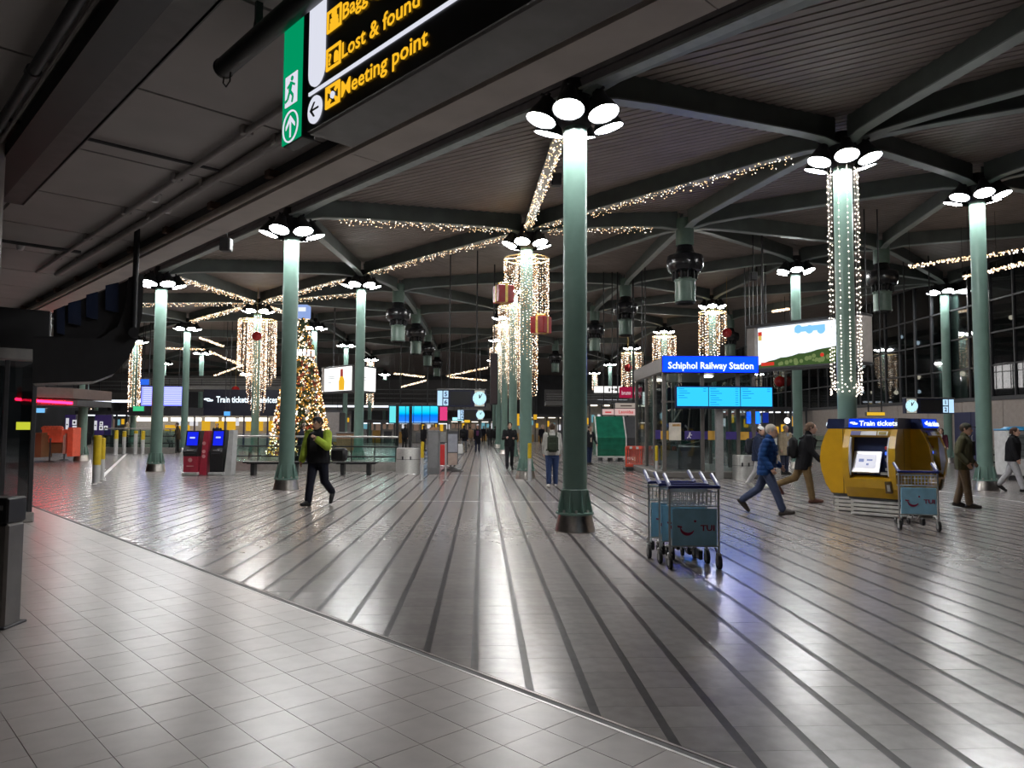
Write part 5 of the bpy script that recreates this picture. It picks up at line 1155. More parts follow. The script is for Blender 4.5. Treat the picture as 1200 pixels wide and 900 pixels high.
    bot = jacket_len
    loft(mb, [(sp_(bot), .195*j, .145*j), (sp_(bot+.1), .198*j, .15*j), (sp_(1.05), .19*j, .15*j), (sp_(1.2), .198*j, .155*j), (sp_(1.34), .2*j, .145*j), (sp_(1.43), .175*j, .11*j), (sp_(1.49), .085, .08)])
    cap(mb, sp_(1.47), sp_(1.52), .085, .078)
    if sleeve is None:
        for s, e, w, d in arm: cap(mb, s, e, .073*j, .064*j); cap(mb, e, w, .06*j, .05*j)
    if hair_style == 'hooded': cap(mb, HP(0, .03, .03), HP(0, .03, -.08), .115, .11)
    jm = remesh(mb, 'jacket', C('coat', jacket), vox*1.1, 3)
    if padded:                                             # quilted rows
        for v in jm.vertices: v.co += Vector((v.normal.x, v.normal.y, 0))*(.011*abs(math.sin(v.co.z*math.pi/.085))-.004)
    jk = obj('jacket', jm, t)
    if sleeve:
        for s, e, w, d in arm:
            mb = MB(); cap(mb, s, e, .078*j, .068*j); cap(mb, e, w, .064*j, .056*j); obj('sleeve', remesh(mb, 'sleeve', C('coat', sleeve, emit=.0), vox*1.1, 3), t, label='lime yellow reflective sleeve' if sleeve[1] > .5 else None)
    if shirt:
        mb = MB(); mb.prism([(-.045, sp_(1.5).z), (.045, sp_(1.5).z), (.035, sp_(1.02).z), (-.02, sp_(1.02).z)], 'y', -.03, 0)
        mb.v = [(x, y-.145*j-math.sin(le)*(z-dz-.92)+(.06 if z > sp_(1.4).z else 0), z) for x, y, z in mb.v]; mb.build('shirt_front', C('cloth', shirt), t)
    if dark_front:
        mb = MB(); mb.bbox((0, 0, 0), (.16, .03, .3), .02); o = mb.build('chest_panel', C('cloth', dark_front), t, sp_(1.25)+Vector((0, -.155*j, 0)))
    if scarf: mb = MB(); mb.lathe([(.085, -.03), (.1, 0), (.085, .035)], 14, sp_(1.5)); mb.build('scarf', C('cloth', scarf), t, smooth=True)
    # hair or hat
    mb = MB(); HM = C('hair', hair, .6)
    if hair_style != 'hooded':
        mb.ball((0, 0, 0), 1, 16, 10, (.093, .107, .1)); mb.v = [tuple(HP(x, y+.024, z+.04)) for x, y, z in mb.v]
        if hair_style in ('long', 'bob'):
            for a in range(5): x = -.06+.03*a; cap(mb, HP(x, .06, .03), HP(x*1.1, .075, -.13 if hair_style == 'long' else -.09), .05, .04, 8)
        if hair_style == 'bun': cap(mb, HP(0, .1, .09), HP(0, .12, .1), .05, .045, 8)
        if hair_style == 'wavy': [cap(mb, HP(.06*math.cos(a), .05+.05*math.sin(a), .06), HP(.07*math.cos(a), .06+.06*math.sin(a), -.03), .035, .03, 6) for a in (0, .6, 1.2, 1.9, 2.5, 3.14)]
        obj('hair', remesh(mb, 'hair', HM, vox, 2), t)
    if hat:
        mb = MB(); mb.ball((0, 0, 0), 1, 16, 8, (.09, .108, .085)); mb.v = [tuple(HP(x, y+.008, max(z, -.02)+.062)) for x, y, z in mb.v]
        if hat[1] == 'cap': c0 = len(mb.v); mb.prism([(-.07, -.08), (.07, -.08), (.055, -.165), (0, -.18), (-.055, -.165)], 'z', .05, .062); mb.v[c0:] = [tuple(HP(*p)) for p in mb.v[c0:]]
        if hat[1] == 'beanie': c0 = len(mb.v); mb.ball((0, .02, .165), .04, 10, 6); mb.v[c0:] = [tuple(HP(*p)) for p in mb.v[c0:]]
        mb.build('hat', C('cloth', hat[0]), t, smooth=True)
    if face_detail:
        for sx in (-1, 1):
            mb = MB(); mb.ball(HP(sx*.032, -.086, .014), .0125, 8, 6, (1.2, .6, .8)); ey = mb.build('eye', mat('eye_white', (.7, .68, .65), .3, noise=0), t, smooth=True)
            mb = MB(); mb.ball(HP(sx*.032, -.092, .014), .0068, 8, 6); mb.build('iris', M_BLACK, ey)
        mb = MB(); cap(mb, HP(-.02, -.1, -.06), HP(.02, -.1, -.06), .0045, .0045, 6); mb.build('mouth', mat('lips', (.3, .1, .08), .5, noise=0), t)
    if backpack:
        mb = MB(); p = sp_(1.2)+Vector((0, .155*j+.085, 0)); mb.bbox(p, (.3, .18, .46), .06); mb.bbox(p+Vector((0, .1, -.08)), (.22, .06, .22), .025); bp = mb.build('backpack', C('pack', backpack), t, smooth=True)
        for sx in (-1, 1): mb = MB(); mb.path([sp_(1.4)+Vector((sx*.1, .15*j, 0)), sp_(1.48)+Vector((sx*.11, 0, .02)), sp_(1.38)+Vector((sx*.12, -.15*j, 0)), sp_(1.1)+Vector((sx*.15, -.13*j, 0)), sp_(1.02)+Vector((sx*.16, .12*j, 0))], .02, 6); mb.build('strap', C('pack', backpack), bp)
    return t, arm
def held_bag(t, lab, size, c, loc, rz, strap=None):         # shoulder or hand bag, a thing of its own
    b = thing('bag', lab, 'bag', loc, rz); mb = MB(); mb.bbox((0, 0, 0), size, .05); mb.build('bag_body', mat('bag_%02x' % int(c[0]*999), c, .6), b, smooth=True)
    mb = MB(); mb.path([(-size[0]*.3, 0, size[2]*.45), (-size[0]*.2, 0, size[2]*.9), (size[0]*.2, 0, size[2]*.9), (size[0]*.3, 0, size[2]*.45)] if not strap else strap, .014, 6); mb.build('bag_handle', M_BLACK, b); return b
WALK = ((20, 6), (-18, 28)); STAND = ((1, 1), (-2, 2)); NEARV = .009
# walking guard, facing the viewer and a little to the left
t, arm = person('guard in black vest with lime sleeves and dark cap walking towards the viewer', 372, 593, H=1.84, face=-14, legs=((16, 4), (-12, 42)), arms=((8, 14, 12), (28, 100, 16)), lean=3, headturn=-18, hat=((.025, .025, .03), 'cap'), jacket=(.012, .012, .014), sleeve=(.34, .46, .05), trousers=(.012, .013, .022), shoes=(.015, .014, .014), bulk=1.2, jacket_len=.86, dark_front=(.03, .03, .032), vox=NEARV, skin=1)
g = t.location; held_bag(t, 'black shoulder bag carried on the guard\'s left side', (.34, .2, .28), (.008, .008, .009), g+Vector((.38, .2, 1.05)), -.2, [(-.1, 0, .12), (-.16, -.06, .3), (-.24, -.1, .46)])
person('man in bright blue padded jacket and jeans striding to the right', 899, 603, H=1.77, face=58, legs=((24, 4), (-24, 30)), arms=((-14, 50, 9), (-10, 55, 9)), lean=6, headtilt=6, padded=True, hair=(.42, .38, .33), hair_style='short', jacket=(.011, .045, .155), trousers=(.05, .065, .12), shoes=(.04, .033, .03), bulk=1.13, jacket_len=.8, shirt=(.6, .6, .6), vox=NEARV)
person('man in black coat and brown trousers walking away to the right with rear heel raised', 943, 589, H=1.8, face=72, legs=((12, 3), (-26, 42)), arms=((10, 30, 6), (-6, 20, 6)), lean=10, headtilt=3, hair=(.12, .075, .05), hair_style='wavy', jacket=(.012, .012, .014), trousers=(.17, .115, .055), shoes=(.09, .04, .03), bulk=1.15, jacket_len=.72, backpack=(.015, .015, .016), vox=NEARV)
person('man in olive jacket and brown trousers with cap standing right of the single trolley', 1131, 596, H=1.76, face=48, legs=((8, 2), (-9, 6)), arms=((-14, 50, 9), (-14, 55, 9)), lean=2, hair=(.06, .045, .035), hat=((.05, .05, .04), 'cap'), jacket=(.075, .075, .045), trousers=(.16, .12, .085), shoes=(.03, .028, .028), bulk=1.15, jacket_len=.8, dark_front=(.015, .015, .016), vox=NEARV)
person('woman in black puffer jacket and pale grey trousers walking at the right edge', 1188, 577, H=1.72, face=38, legs=((20, 4), (-20, 16)), arms=((10, 12, 10), (-12, 16, 10)), lean=4, hair=(.06, .03, .02), hair_style='wavy', jacket=(.012, .012, .014), trousers=(.42, .42, .44), shoes=(.02, .02, .02), bulk=1.18, jacket_len=.84, scarf=(.02, .02, .02), vox=NEARV, female=True)
person('person seen from behind in pale grey jumper and jeans with dark green backpack', 647, 571, H=1.74, face=180, legs=((3, 1), (-4, 3)), arms=((4, 30, 8), (4, 30, 8)), lean=0, hair=(.1, .065, .045), hair_style='bun', jacket=(.42, .41, .38), trousers=(.03, .05, .12), shoes=(.6, .58, .55), bulk=1.14, jacket_len=.88, backpack=(.035, .045, .03), vox=NEARV, female=True)
person('man in black clothes and glasses walking towards the viewer left of the gift box column', 597, 551, H=1.78, face=4, legs=((8, 2), (-7, 18)), arms=((18, 80, 12), (18, 75, 12)), lean=0, hair=(.03, .022, .02), jacket=(.012, .012, .013), trousers=(.02, .02, .024), shoes=(.02, .02, .02), vox=.012, bulk=1.02, jacket_len=.86)
person('person in white bobble hat and dark blue coat half hidden behind the man in blue', 889, 573, H=1.68, face=50, legs=((14, 3), (-14, 20)), arms=((5, 15, 8), (-8, 15, 8)), hat=((.75, .75, .75), 'beanie'), jacket=(.02, .028, .06), trousers=(.5, .5, .5), shoes=(.55, .55, .5), bulk=1.15, vox=.013, backpack=(.02, .022, .03), female=True)
person('elderly man in open beige coat over grey shirt standing beyond the black coat man', 920, 556, H=1.76, face=20, legs=STAND, arms=((0, 15, 8), (5, 20, 8)), hair=(.4, .38, .36), jacket=(.36, .29, .2), trousers=(.03, .035, .06), shirt=(.35, .36, .4), bulk=1.1, jacket_len=.68, vox=.013)
# farther figures
FAR = dict(vox=.018, face_detail=False)
person('person in maroon jacket with dark hair behind the right ticket machine', 1104, 550, H=1.7, face=-30, legs=((12, 2), (-12, 14)), hair=(.02, .015, .015), hair_style='long', jacket=(.08, .02, .035), trousers=(.02, .02, .025), shirt=(.6, .6, .6), female=True, **FAR)
person('person in cream hooded jacket beyond the left bollards', 147.5, 524, Y=52, H=1.8, face=150, hair_style='hooded', jacket=(.55, .46, .3), trousers=(.02, .02, .025), legs=STAND, **FAR)
person('seated looking grey person left of the red kiosk', 199, 524, Y=46, H=1.5, face=40, legs=((50, 60), (40, 60)), hair=(.05, .04, .035), jacket=(.25, .24, .22), trousers=(.08, .08, .08), **FAR)
person('person in dark coat standing left of the red kiosk', 208, 530, Y=44, H=1.78, face=-60, jacket=(.05, .035, .02), trousers=(.02, .02, .02), legs=STAND, **FAR)
person('person in dark clothes standing right behind the black self service kiosk', 254, 527, Y=44, H=1.75, face=10, jacket=(.012, .012, .018), trousers=(.02, .02, .02), legs=STAND, **FAR)
person('person in dark navy coat standing behind the balustrade in front of the tree', 352, 541, Y=31.5, H=1.7, face=120, jacket=(.012, .014, .025), trousers=(.02, .02, .02), legs=STAND, **FAR)
person('person in black coat with backpack and a white suitcase walking away in the centre', 543.5, 531, H=1.75, face=175, jacket=(.014, .014, .016), trousers=(.16, .17, .19), legs=WALK, backpack=(.012, .012, .013), bulk=1.1, **FAR)
person('person in tan coat just right of the person with the suitcase', 551, 524, H=1.68, face=180, jacket=(.24, .15, .08), trousers=(.2, .18, .16), legs=WALK, female=True, **FAR)
person('woman in long black coat and purple scarf walking in the centre', 559.5, 531, H=1.74, face=0, jacket=(.012, .012, .016), trousers=(.02, .025, .05), legs=((10, 3), (-8, 14)), jacket_len=.55, dark_front=(.12, .04, .11), hair_style='long', female=True, **FAR)
person('dark clothed person right of the woman in long black coat', 566.5, 519, H=1.75, face=0, jacket=(.014, .014, .016), trousers=(.02, .02, .02), legs=WALK, **FAR)
person('left one of the pair in dark jackets walking away beside the column row', 574, 524, H=1.76, face=180, jacket=(.018, .018, .02), trousers=(.03, .03, .035), legs=WALK, bulk=1.1, **FAR)
person('right one of the pair in dark jackets walking away beside the column row', 580, 524.5, H=1.72, face=170, jacket=(.016, .016, .018), trousers=(.1, .1, .1), legs=WALK, bulk=1.1, backpack=(.02, .02, .02), **FAR)
person('dark figure between the gift box column and the jumper wearer', 634.5, 521, H=1.78, face=0, jacket=(.014, .014, .016), trousers=(.02, .02, .025), legs=WALK, hair=(.5, .5, .5), **FAR)
person('dark figure with white patches right behind the nearest column', 690, 540, Y=33, H=1.72, face=30, jacket=(.02, .02, .025), trousers=(.02, .03, .08), legs=STAND, shirt=(.6, .5, .4), **FAR)
person('dark clothed person standing at the desks under the blue screens', 474, 520, Y=50, H=1.78, face=160, jacket=(.012, .012, .014), trousers=(.02, .02, .02), legs=STAND, **FAR)
person('second dark clothed person at the desks, nearer the grey cabinet', 496, 521, Y=50, H=1.7, face=150, jacket=(.014, .012, .014), trousers=(.02, .02, .02), legs=STAND, bulk=1.2, **FAR)
g = G(541, 533); s = thing('suitcase', 'small white suitcase pulled by the person with backpack in the centre', 'suitcase', (g.x-.1, g.y-.2, 0), .1)
mb = MB(); mb.bbox((0, 0, .36), (.36, .24, .56), .05); mb.build('shell', M_WHITE, s); mb = MB(); mb.path([(-.1, .08, .62), (-.1, .08, .98), (.1, .08, .98), (.1, .08, .62)], .012, 6); mb.build('pull_handle', M_STEEL, s)
for x in (-.13, .13):
    for y in (-.08, .08): mb = MB(); mb.tube((x-.012, y, .035), (x+.012, y, .035), .035, n=10); mb.build('wheel', M_RUBBER, s)
# ================================================================ BACKGROUND SHOPS AND FITTINGS
def at(px0, px1, py0, py1, Y):                           # origin, width, height of a rectangle seen between pixels at distance Y
    a, b = W(px0, py1, Y), W(px1, py0, Y); return a, b.x-a.x, b.z-a.z
def slab(name, px0, px1, py0, py1, Y, m, parent=None, th=.1, label=None, cat=None, group=None, y_off=0, hang=False):
    a, w, h = at(px0, px1, py0, py1, Y); mb = MB()
    if parent: base = Vector(parent.location); mb.bbox((a.x+w/2-base.x, Y+th/2-base.y+y_off, a.z+h/2-base.z), (w, th, h), min(.01, th*.2)); return mb.build(name, m, parent)
    t = thing(name, label, cat, a, 0, group); mb.bbox((w/2, th/2+.011, h/2), (w, th, h), min(.02, th*.2)); mb.build('housing', M_DKGREY, t)
    mb = MB(); mb.box((w/2, .003, h/2), (w-.04, .016, h-.04)); mb.build('face', m, t)
    if hang:
        for x in (.15*w, .85*w): mb = MB(); mb.tube((x, th/2, h), (x, th/2, zdeck(a)-a.z+.15), .025, n=6); mb.build('hanging_rod', M_BLACK, t)
    return t
E_WARM = emis('shop_light', (1., .88, .72), 2.2); E_COOL = emis('shop_light_cool', (.85, .93, 1.), 2.); E_YP = emis('yellow_lit', (.9, .5, .03), .75)
# --- ticket shop
YS = 52.0; a, w, h = at(150, 345, 455, 530, YS)
shop = thing('ticket_shop', 'train ticket shop front with yellow machines and black sign band behind the left columns', 'shop', (a.x, YS, 0), 0)
slab('back_wall', 150, 345, 486, 527, YS+3.5, mat('shop_wall', (.45, .42, .38), .6), shop); slab('counter', 190, 345, 508, 526, YS+.5, mat('shop_counter', (.35, .33, .31), .5), shop, .6)
slab('sign_band', 238, 346, 457, 487, YS, mat('sign_band_black', (.012, .013, .025), .4), shop, .3); slab('side_band', 150, 238, 478, 487, YS, M_DKGREY, shop, .3)
a0 = W(253.5, 471.5, YS); b0 = W(325, 466, YS); fit('Train tickets & Services', (W(253.5, 471, YS).x-shop.location.x, a0.z), (b0.x-shop.location.x, a0.z), .42, E_STEXT, shop, y=-.02, bold=.02)
lg = W(244.5, 468.5, YS); logo_arrows(.33, lg.x-shop.location.x, lg.z, -.02, E_STEXT, shop)
rs = random.Random(5)
for k in range(9): x = 160+k*20; slab('ceiling_light', x, x+13, 489.5, 493.5, YS+1, E_WARM, shop, .5)
for k, (x0, x1) in enumerate(((193, 212), (214, 222), (236, 246), (252, 262), (266, 276), (288, 298), (301, 308), (314, 324), (330, 340))):
    slab('yellow_panel', x0, x1, 493 if k > 1 else 498, 505, YS+3, E_YP, shop, .1)
for x0, x1 in ((208, 214), (222, 232), (276, 280), (298, 301)): slab('white_poster', x0, x1, 490, 499, YS+2.8, emis('white_lit', (.85, .85, .9), .8), shop, .08)
for x in (188, 226, 262, 284, 312): slab('post', x, x+2, 486, 524, YS+.3, M_NAVY, shop, .2)
slab('blue_monitor', 262, 270, 482, 487.5, YS-3, emis('monitor_blue', (.1, .4, .95), 1.2), None, .2, 'small blue monitor hanging before the ticket shop', 'monitor', hang=True)
dep = slab('departure_display', 165, 216, 453, 475.5, 48, emis('display_lilac', (.13, .15, .95), 3.0), None, .3, 'big lilac departure display behind the left columns', 'display', hang=True)
mb = MB(); a, w, h = at(165, 216, 453, 475.5, 48)
for r in range(9): mb.box((w/2, -.012, h*(.92-.1*r)), (w*.9, .008, .05))
mb.build('text_rows', emis('display_white', (.75, .78, 1.), 1.1), dep)['kind'] = 'stuff'
slab('blue_display_tab', 164, 175, 444, 451.5, 48, emis('tab_blue', (.03, .15, .85), 1.), None, .2, 'small blue lit panel above the big lilac departure display', 'sign', hang=True)
# --- upper gallery with white strip lights far left and centre
for px0, px1, py0, py1, Y, lab in ((70, 165, 468.5, 471.5, 62, 'long white strip light under the gallery at far left'), (375, 470, 475.2, 477.2, 85, 'thin white strip light behind the advert boxes'), (700, 735, 468.3, 470.3, 70, 'white strip light above the green covered stall')):
    slab('strip_light', px0, px1, py0, py1, Y, emis('strip_white', (.85, .9, 1.), 1.6), None, .3, lab, 'strip light', 'gallery strip lights', hang=True)
def gallery(px0, px1, py0, py1, Y, lab, m=None):
    a, w, h = at(px0, px1, py0, py1, Y); t = thing('gallery', lab, 'gallery', (a.x, Y, a.z), 0); mb = MB(); mb.bbox((w/2, 2, h*.18), (w, 4, h*.36), .03); mb.build('deck_edge', m or mat('gallery_grey', (.16, .155, .15), .5), t)
    n = max(4, int(w/2.2))
    for k in range(n+1): mb = MB(); mb.box((w*k/n, .1, h*.65), (.08, .08, h*.6)); mb.build('railing_post', M_DKGREY, t)
    for z in (.55, .75, .95): mb = MB(); mb.tube((0, .1, h*z), (w, .1, h*z), .05, n=6); mb.build('railing_bar', M_GREY, t)
    mb = MB(); mb.box((w/2, 3.9, h*.9), (w, .2, h*1.2)); mb.build('rear_wall', mat('gallery_back', (.09, .085, .085), .6), t)
    for k in range(3): mb = MB(); mb.tube((w*(k+.5)/3, 2, -a.z), (w*(k+.5)/3, 2, h*.2), .25, n=10); mb.build('support', M_DKGREY, t)
gallery(66, 166, 446, 468, 66, 'grey upper gallery over the purple posters at the far left'); gallery(370, 575, 456, 480, 92, 'grey upper gallery behind the blue screens'); gallery(640, 770, 462, 475, 76, 'grey upper gallery behind the white shop sign'); gallery(160, 350, 444, 456, 60, 'dark upper gallery above the ticket shop sign band')
# --- bar with pink neon
YB = 31; bar = thing('bar_canopy', 'brown bar canopy with glowing pink neon edge at the left', 'canopy', W(20, 468, YB), 0)
a, w, h = at(20, 86, 453, 466, YB)
n = 14; arc = [(w*k/n, -1.2*math.sin(math.pi*k/n)) for k in range(n+1)]
mb = MB(); mb.prism(arc+[(w, 3), (0, 3)], 'z', .05, h); mb.build('canopy_body', mat('canopy_brown', (.11, .07, .06), .4), bar)
mb = MB(); mb.path([(x, y-.04, .02-.012*k) for k, (x, y) in enumerate(arc)], .05, 8); mb.build('neon_tube', emis('pink_neon', (1., .005, .03), 22.), bar)
mb = MB(); mb.prism([(x, y+.3) for x, y in arc]+[(w, 3), (0, 3)], 'z', -.25, .0); mb.build('canopy_soffit', M_DKGREY, bar)
for x in (.3, w-.3): mb = MB(); mb.tube((x, 1.5, h), (x, 1.5, 7-bar.location.z), .06, n=8); mb.build('hanger_rod', M_BLACK, bar)
YC = 33; ct = thing('bar_counter', 'orange red bar counter with woven basket front below the pink neon', 'counter', (X_at(38, YC), YC, 0), 0)
o = ct.location
def pb(name, px0, px1, py0, py1, m, th=.6, yo=0): slab(name, px0, px1, py0, py1, YC+yo, m, ct, th)
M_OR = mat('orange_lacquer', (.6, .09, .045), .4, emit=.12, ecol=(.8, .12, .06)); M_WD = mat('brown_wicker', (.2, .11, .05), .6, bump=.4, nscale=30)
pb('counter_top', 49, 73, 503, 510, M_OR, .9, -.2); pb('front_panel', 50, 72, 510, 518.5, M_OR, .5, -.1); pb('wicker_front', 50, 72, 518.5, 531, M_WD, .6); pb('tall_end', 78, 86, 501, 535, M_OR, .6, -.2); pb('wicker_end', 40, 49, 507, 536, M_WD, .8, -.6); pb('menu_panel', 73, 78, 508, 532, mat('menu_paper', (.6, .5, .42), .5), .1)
for k in range(6): mb = MB(); g = W(53+k*3.4, 502, YC-.1); mb.ball((g.x-o.x, g.y-o.y, g.z), .17, 8, 5, (1, 1, .7)); mb.build('red_bowl', M_OR, ct)
for px, base in ((58, 541.5), (75, 539)):
    g = G(px, base); t = thing('queue_post', 'black queue post in front of the bar counter, '+('left' if px < 60 else 'right')+' one', 'queue post', g, 0, 'queue posts at the bar')
    mb = MB(); mb.tube((0, 0, 0), (0, 0, 1.0), .035, n=10); mb.build('pole', M_BLACK, t); mb = MB(); mb.lathe([(.2, 0), (.2, .02), (.04, .05)], 16); mb.build('foot', M_BLACK, t); mb = MB(); mb.tube((0, 0, .95), (0, 0, 1.04), .05, n=10); mb.build('belt_head', M_DKGREY, t)
slab('blue_monitor', 41, 53, 478, 484, 45, emis('monitor_sky', (.2, .55, .95), 1.), None, .2, 'small sky blue monitor under the bar canopy', 'monitor', hang=True)
# purple poster wall
for px0, px1, cards, lab in ((75, 89, ((76, 80, 490, 505), (84, 89, 492, 498), (84, 89, 499, 505)), 'purple poster panel with white cards behind the column at the bar'), (110, 131, ((109.5, 113, 493, 504), (116, 120, 494, 498.5), (115.5, 120, 499, 504), (121, 125.5, 499, 504)), 'purple poster panel with white cards behind the left bollards')):
    t = slab('poster_panel', px0, px1, 489, 513, 46, mat('poster_purple', (.05, .03, .13), .5, emit=.1, ecol=(.1, .06, .3)), None, .2, lab, 'poster', 'purple poster panels')
    t.location.z = 0
    t.children[0].location.z += Z_at(513, 46)
    t.children[1].location.z += Z_at(513, 46)
    mb = MB(); mb.box((1, .3, Z_at(505, 46)/2), (.2, .2, Z_at(505, 46))); mb.build('stand', M_DKGREY, t)
    for c in cards:
        a, w, h = at(c[0], c[1], c[2], c[3], 45.9); mb = MB(); mb.box((a.x+w/2-t.location.x, -.03, a.z+h/2), (w, .02, h)); cd = mb.build('card', emis('card_white', (.75, .75, .8), .8), t)
        mb = MB(); disc(mb, a.x+w/2-t.location.x, a.z+h*.5, min(w, h)*.28, -.048, -.04, 7); mb.build('card_mark', M_BLACK, cd)
slab('exit_lightbox', 155.5, 169, 475.8, 482, 50, emis('exit_green_far', (.05, .5, .22), 1.2), None, .15, 'far green lit exit sign on the column left of the lilac display', 'sign', hang=True)
slab('exit_lightbox', 137, 141, 483, 487, 70, emis('exit_green_far', (.05, .5, .22), 1.2), None, .15, 'tiny far green exit sign over the hooded person', 'sign', hang=True)
slab('green_lightbox', 394, 402, 491, 494, 60, emis('exit_cyan_far', (.1, .6, .5), 1.), None, .15, 'tiny green lit sign below the advert boxes', 'sign', hang=True)
# wall behind the tree and wooden counter
slab('wall_panel_unit', 380, 398, 483, 518, 58, mat('pale_shop_wall', (.36, .33, .32), .6), None, 2, 'pale partition block just right of the tree', 'partition')
ct2 = thing('wooden_counter', 'light wooden counter behind the balustrade right of the guard', 'counter', (X_at(395, 50), 50, 0), 0)
slab('front', 394, 415, 508, 529.3, 50, mat('light_oak', (.36, .2, .11), .5), ct2, 1.2); slab('top', 393.5, 415.5, 506.5, 508, 49.9, M_GREY, ct2, 1.4)
# --- blue screens
YV = 60; vs_ = thing('video_wall', 'row of cyan to blue gradient screens in the centre background', 'screens', W(456, 495.5, YV), 0)
mS = bpy.data.materials.new('gradient_screen'); mS.use_nodes = True; nt = mS.node_tree; nt.nodes.clear()
tc = nt.nodes.new('ShaderNodeTexCoord'); sx = nt.nodes.new('ShaderNodeSeparateXYZ'); cr = nt.nodes.new('ShaderNodeValToRGB'); e = nt.nodes.new('ShaderNodeEmission'); o_ = nt.nodes.new('ShaderNodeOutputMaterial')
nt.links.new(tc.outputs['Generated'], sx.inputs[0]); nt.links.new(sx.outputs['Z'], cr.inputs[0]); nt.links.new(cr.outputs[0], e.inputs[0]); nt.links.new(e.outputs[0], o_.inputs[0]); e.inputs[1].default_value = 1.15
cr.color_ramp.elements[0].position = .0; cr.color_ramp.elements[0].color = (.25, .55, 1, 1); cr.color_ramp.elements[1].position = 1.; cr.color_ramp.elements[1].color = (.05, .75, .95, 1)
for p, c in ((.1, (.02, .2, .95, 1)), (.45, (.0, .2, .85, 1)), (.6, (.0, .6, .95, 1))): el = cr.color_ramp.elements.new(p); el.color = c
slab('frame', 455, 513.5, 475, 496.5, YV+.1, M_NAVY, vs_, .3)
for k in range(6): x = 456+9.55*k; slab('screen', x+.3, x+9.3, 476, 495.3, YV, mS if k else emis('screen_aqua', (.15, .75, .8), 1.1), vs_, .08)
for x in (468, 500): mb = MB(); mb.tube((X_at(x, YV)-vs_.location.x, .3, 1), (X_at(x, YV)-vs_.location.x, .3, 7), .05, n=8); mb.build('hanger_rod', M_BLACK, vs_)
slab('pink_poster', 515, 524.5, 476, 493, 62, emis('poster_pink', (.85, .06, .25), .9), None, .2, 'bright pink lit poster right of the blue screens', 'poster', hang=True)
# goal shaped black frame before the screens
g = G(465, 553); t = thing('black_gate_frame', 'slim black goal shaped frame rising behind the steel litter unit', 'frame', (g.x, 31, 0), 0)
for px, top in ((465.5, 474), (481, 477)):
    x = X_at(px, 31, 500)-g.x; mb = MB(); mb.bbox((x, 0, Z_at(top, 31)/2), (.12, .12, Z_at(top, 31)), .01); mb.build('upright', M_BLACK, t)
x0, x1 = X_at(465, 31)-g.x, X_at(482, 31)-g.x; mb = MB(); mb.box(((x0+x1)/2, 0, Z_at(475.5, 31)), (x1-x0+.1, .1, .1)); mb.build('crossbar', M_BLACK, t)
# second clock board far off
clock_board(536, 567, 480, 492, 62, False, 'far pale platform clock board behind the first one', ((540, 0), (562, 0)))
slab('shop_lettering', 530, 543, 489, 493, 75, emis('shop_cyan', (.4, .9, 1.), 1.3), None, .2, 'far cyan lit shop name under the platform clock board', 'sign', hang=True)
slab('yellow_gate_sign', 544, 551, 491.5, 495.5, 70, emis('gate_yellow', (.9, .55, .04), .9), None, .2, 'far small yellow sign under the platform clock board', 'sign', hang=True)
# desks and lit shop backs of the centre
def shopfront(px0, px1, py0, py1, Y, lab, wall, n, lights, items, seed):
    a, w, h = at(px0, px1, py0, py1, Y); t = thing('shop', lab, 'shop', (a.x, Y, 0), 0, None); r = random.Random(seed); top = a.z+h
    mb = MB(); mb.box((w/2, 4, top/2), (w, .2, top)); mb.build('back_wall', wall, t); mb = MB(); mb.box((w/2, 2, top+.15), (w, 4.4, .3)); mb.build('roof_band', M_DKGREY, t)
    for k in range(n): mb = MB(); mb.box((w*(k+.5)/n, 1.6, top-.05), (w/n*.6, .5, .08)); mb.build('ceiling_light', lights, t)
    for k in range(n): mb = MB(); hh = r.uniform(.8, 1.4); mb.bbox((w*(k+r.uniform(.3, .7))/n, r.uniform(.3, 2.5), hh/2), (w/n*r.uniform(.4, .75), .6, hh), .02); mb.build('display_counter', r.choice(items), t)
    for k in range(n*2): mb = MB(); mb.box((w*(k+.5)/n/2, 3.86, r.uniform(1.5, max(1.7, top-.5))), (w/n*r.uniform(.2, .4), .06, r.uniform(.4, .8))); mb.build('wall_poster', r.choice([E_YP, emis('white_lit', (.85, .85, .9), .8), emis('poster_teal', (.2, .5, .6), .6), emis('poster_dim', (.3, .2, .15), .5)]), t)
    for k in range(n+1): mb = MB(); mb.box((w*k/n, .05, top/2), (.12, .12, top)); mb.build('pillar', M_DKGREY, t)
IT = [mat('desk_ochre', (.45, .25, .05), .5), mat('desk_grey', (.25, .24, .24), .5), M_DKGREY, M_WHITE]
shopfront(415, 525, 496, 520, 74, 'desk zone with yellow counters under the blue screens', mat('shop_wall', (.45, .42, .38), .6), 7, E_COOL, IT, 2)
shopfront(525, 586, 494, 519, 88, 'far lit shop below the second clock board', mat('shop_wall', (.45, .42, .38), .6), 5, E_WARM, IT, 3)
shopfront(600, 668, 489, 518, 84, 'far shop with yellow signs behind the gift box column', mat('shop_wall', (.45, .42, .38), .6), 5, E_WARM, IT, 4)
shopfront(676, 765, 474, 526, 52, 'bright shop with pale walls behind the green covered stall', mat('shop_wall', (.45, .42, .38), .6), 6, E_WARM, IT, 6)
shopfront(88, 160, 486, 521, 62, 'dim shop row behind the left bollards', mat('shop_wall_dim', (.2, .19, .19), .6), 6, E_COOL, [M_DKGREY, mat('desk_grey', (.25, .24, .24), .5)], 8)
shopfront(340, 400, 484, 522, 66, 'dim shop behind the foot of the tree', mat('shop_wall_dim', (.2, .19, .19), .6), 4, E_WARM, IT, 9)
shopfront(852, 945, 482, 522, 54, 'dark shop with bright spot lamp right of station entrance', mat('shop_wall_dim', (.2, .19, .19), .6), 5, E_COOL, [M_DKGREY, mat('desk_grey', (.25, .24, .24), .5)], 12)
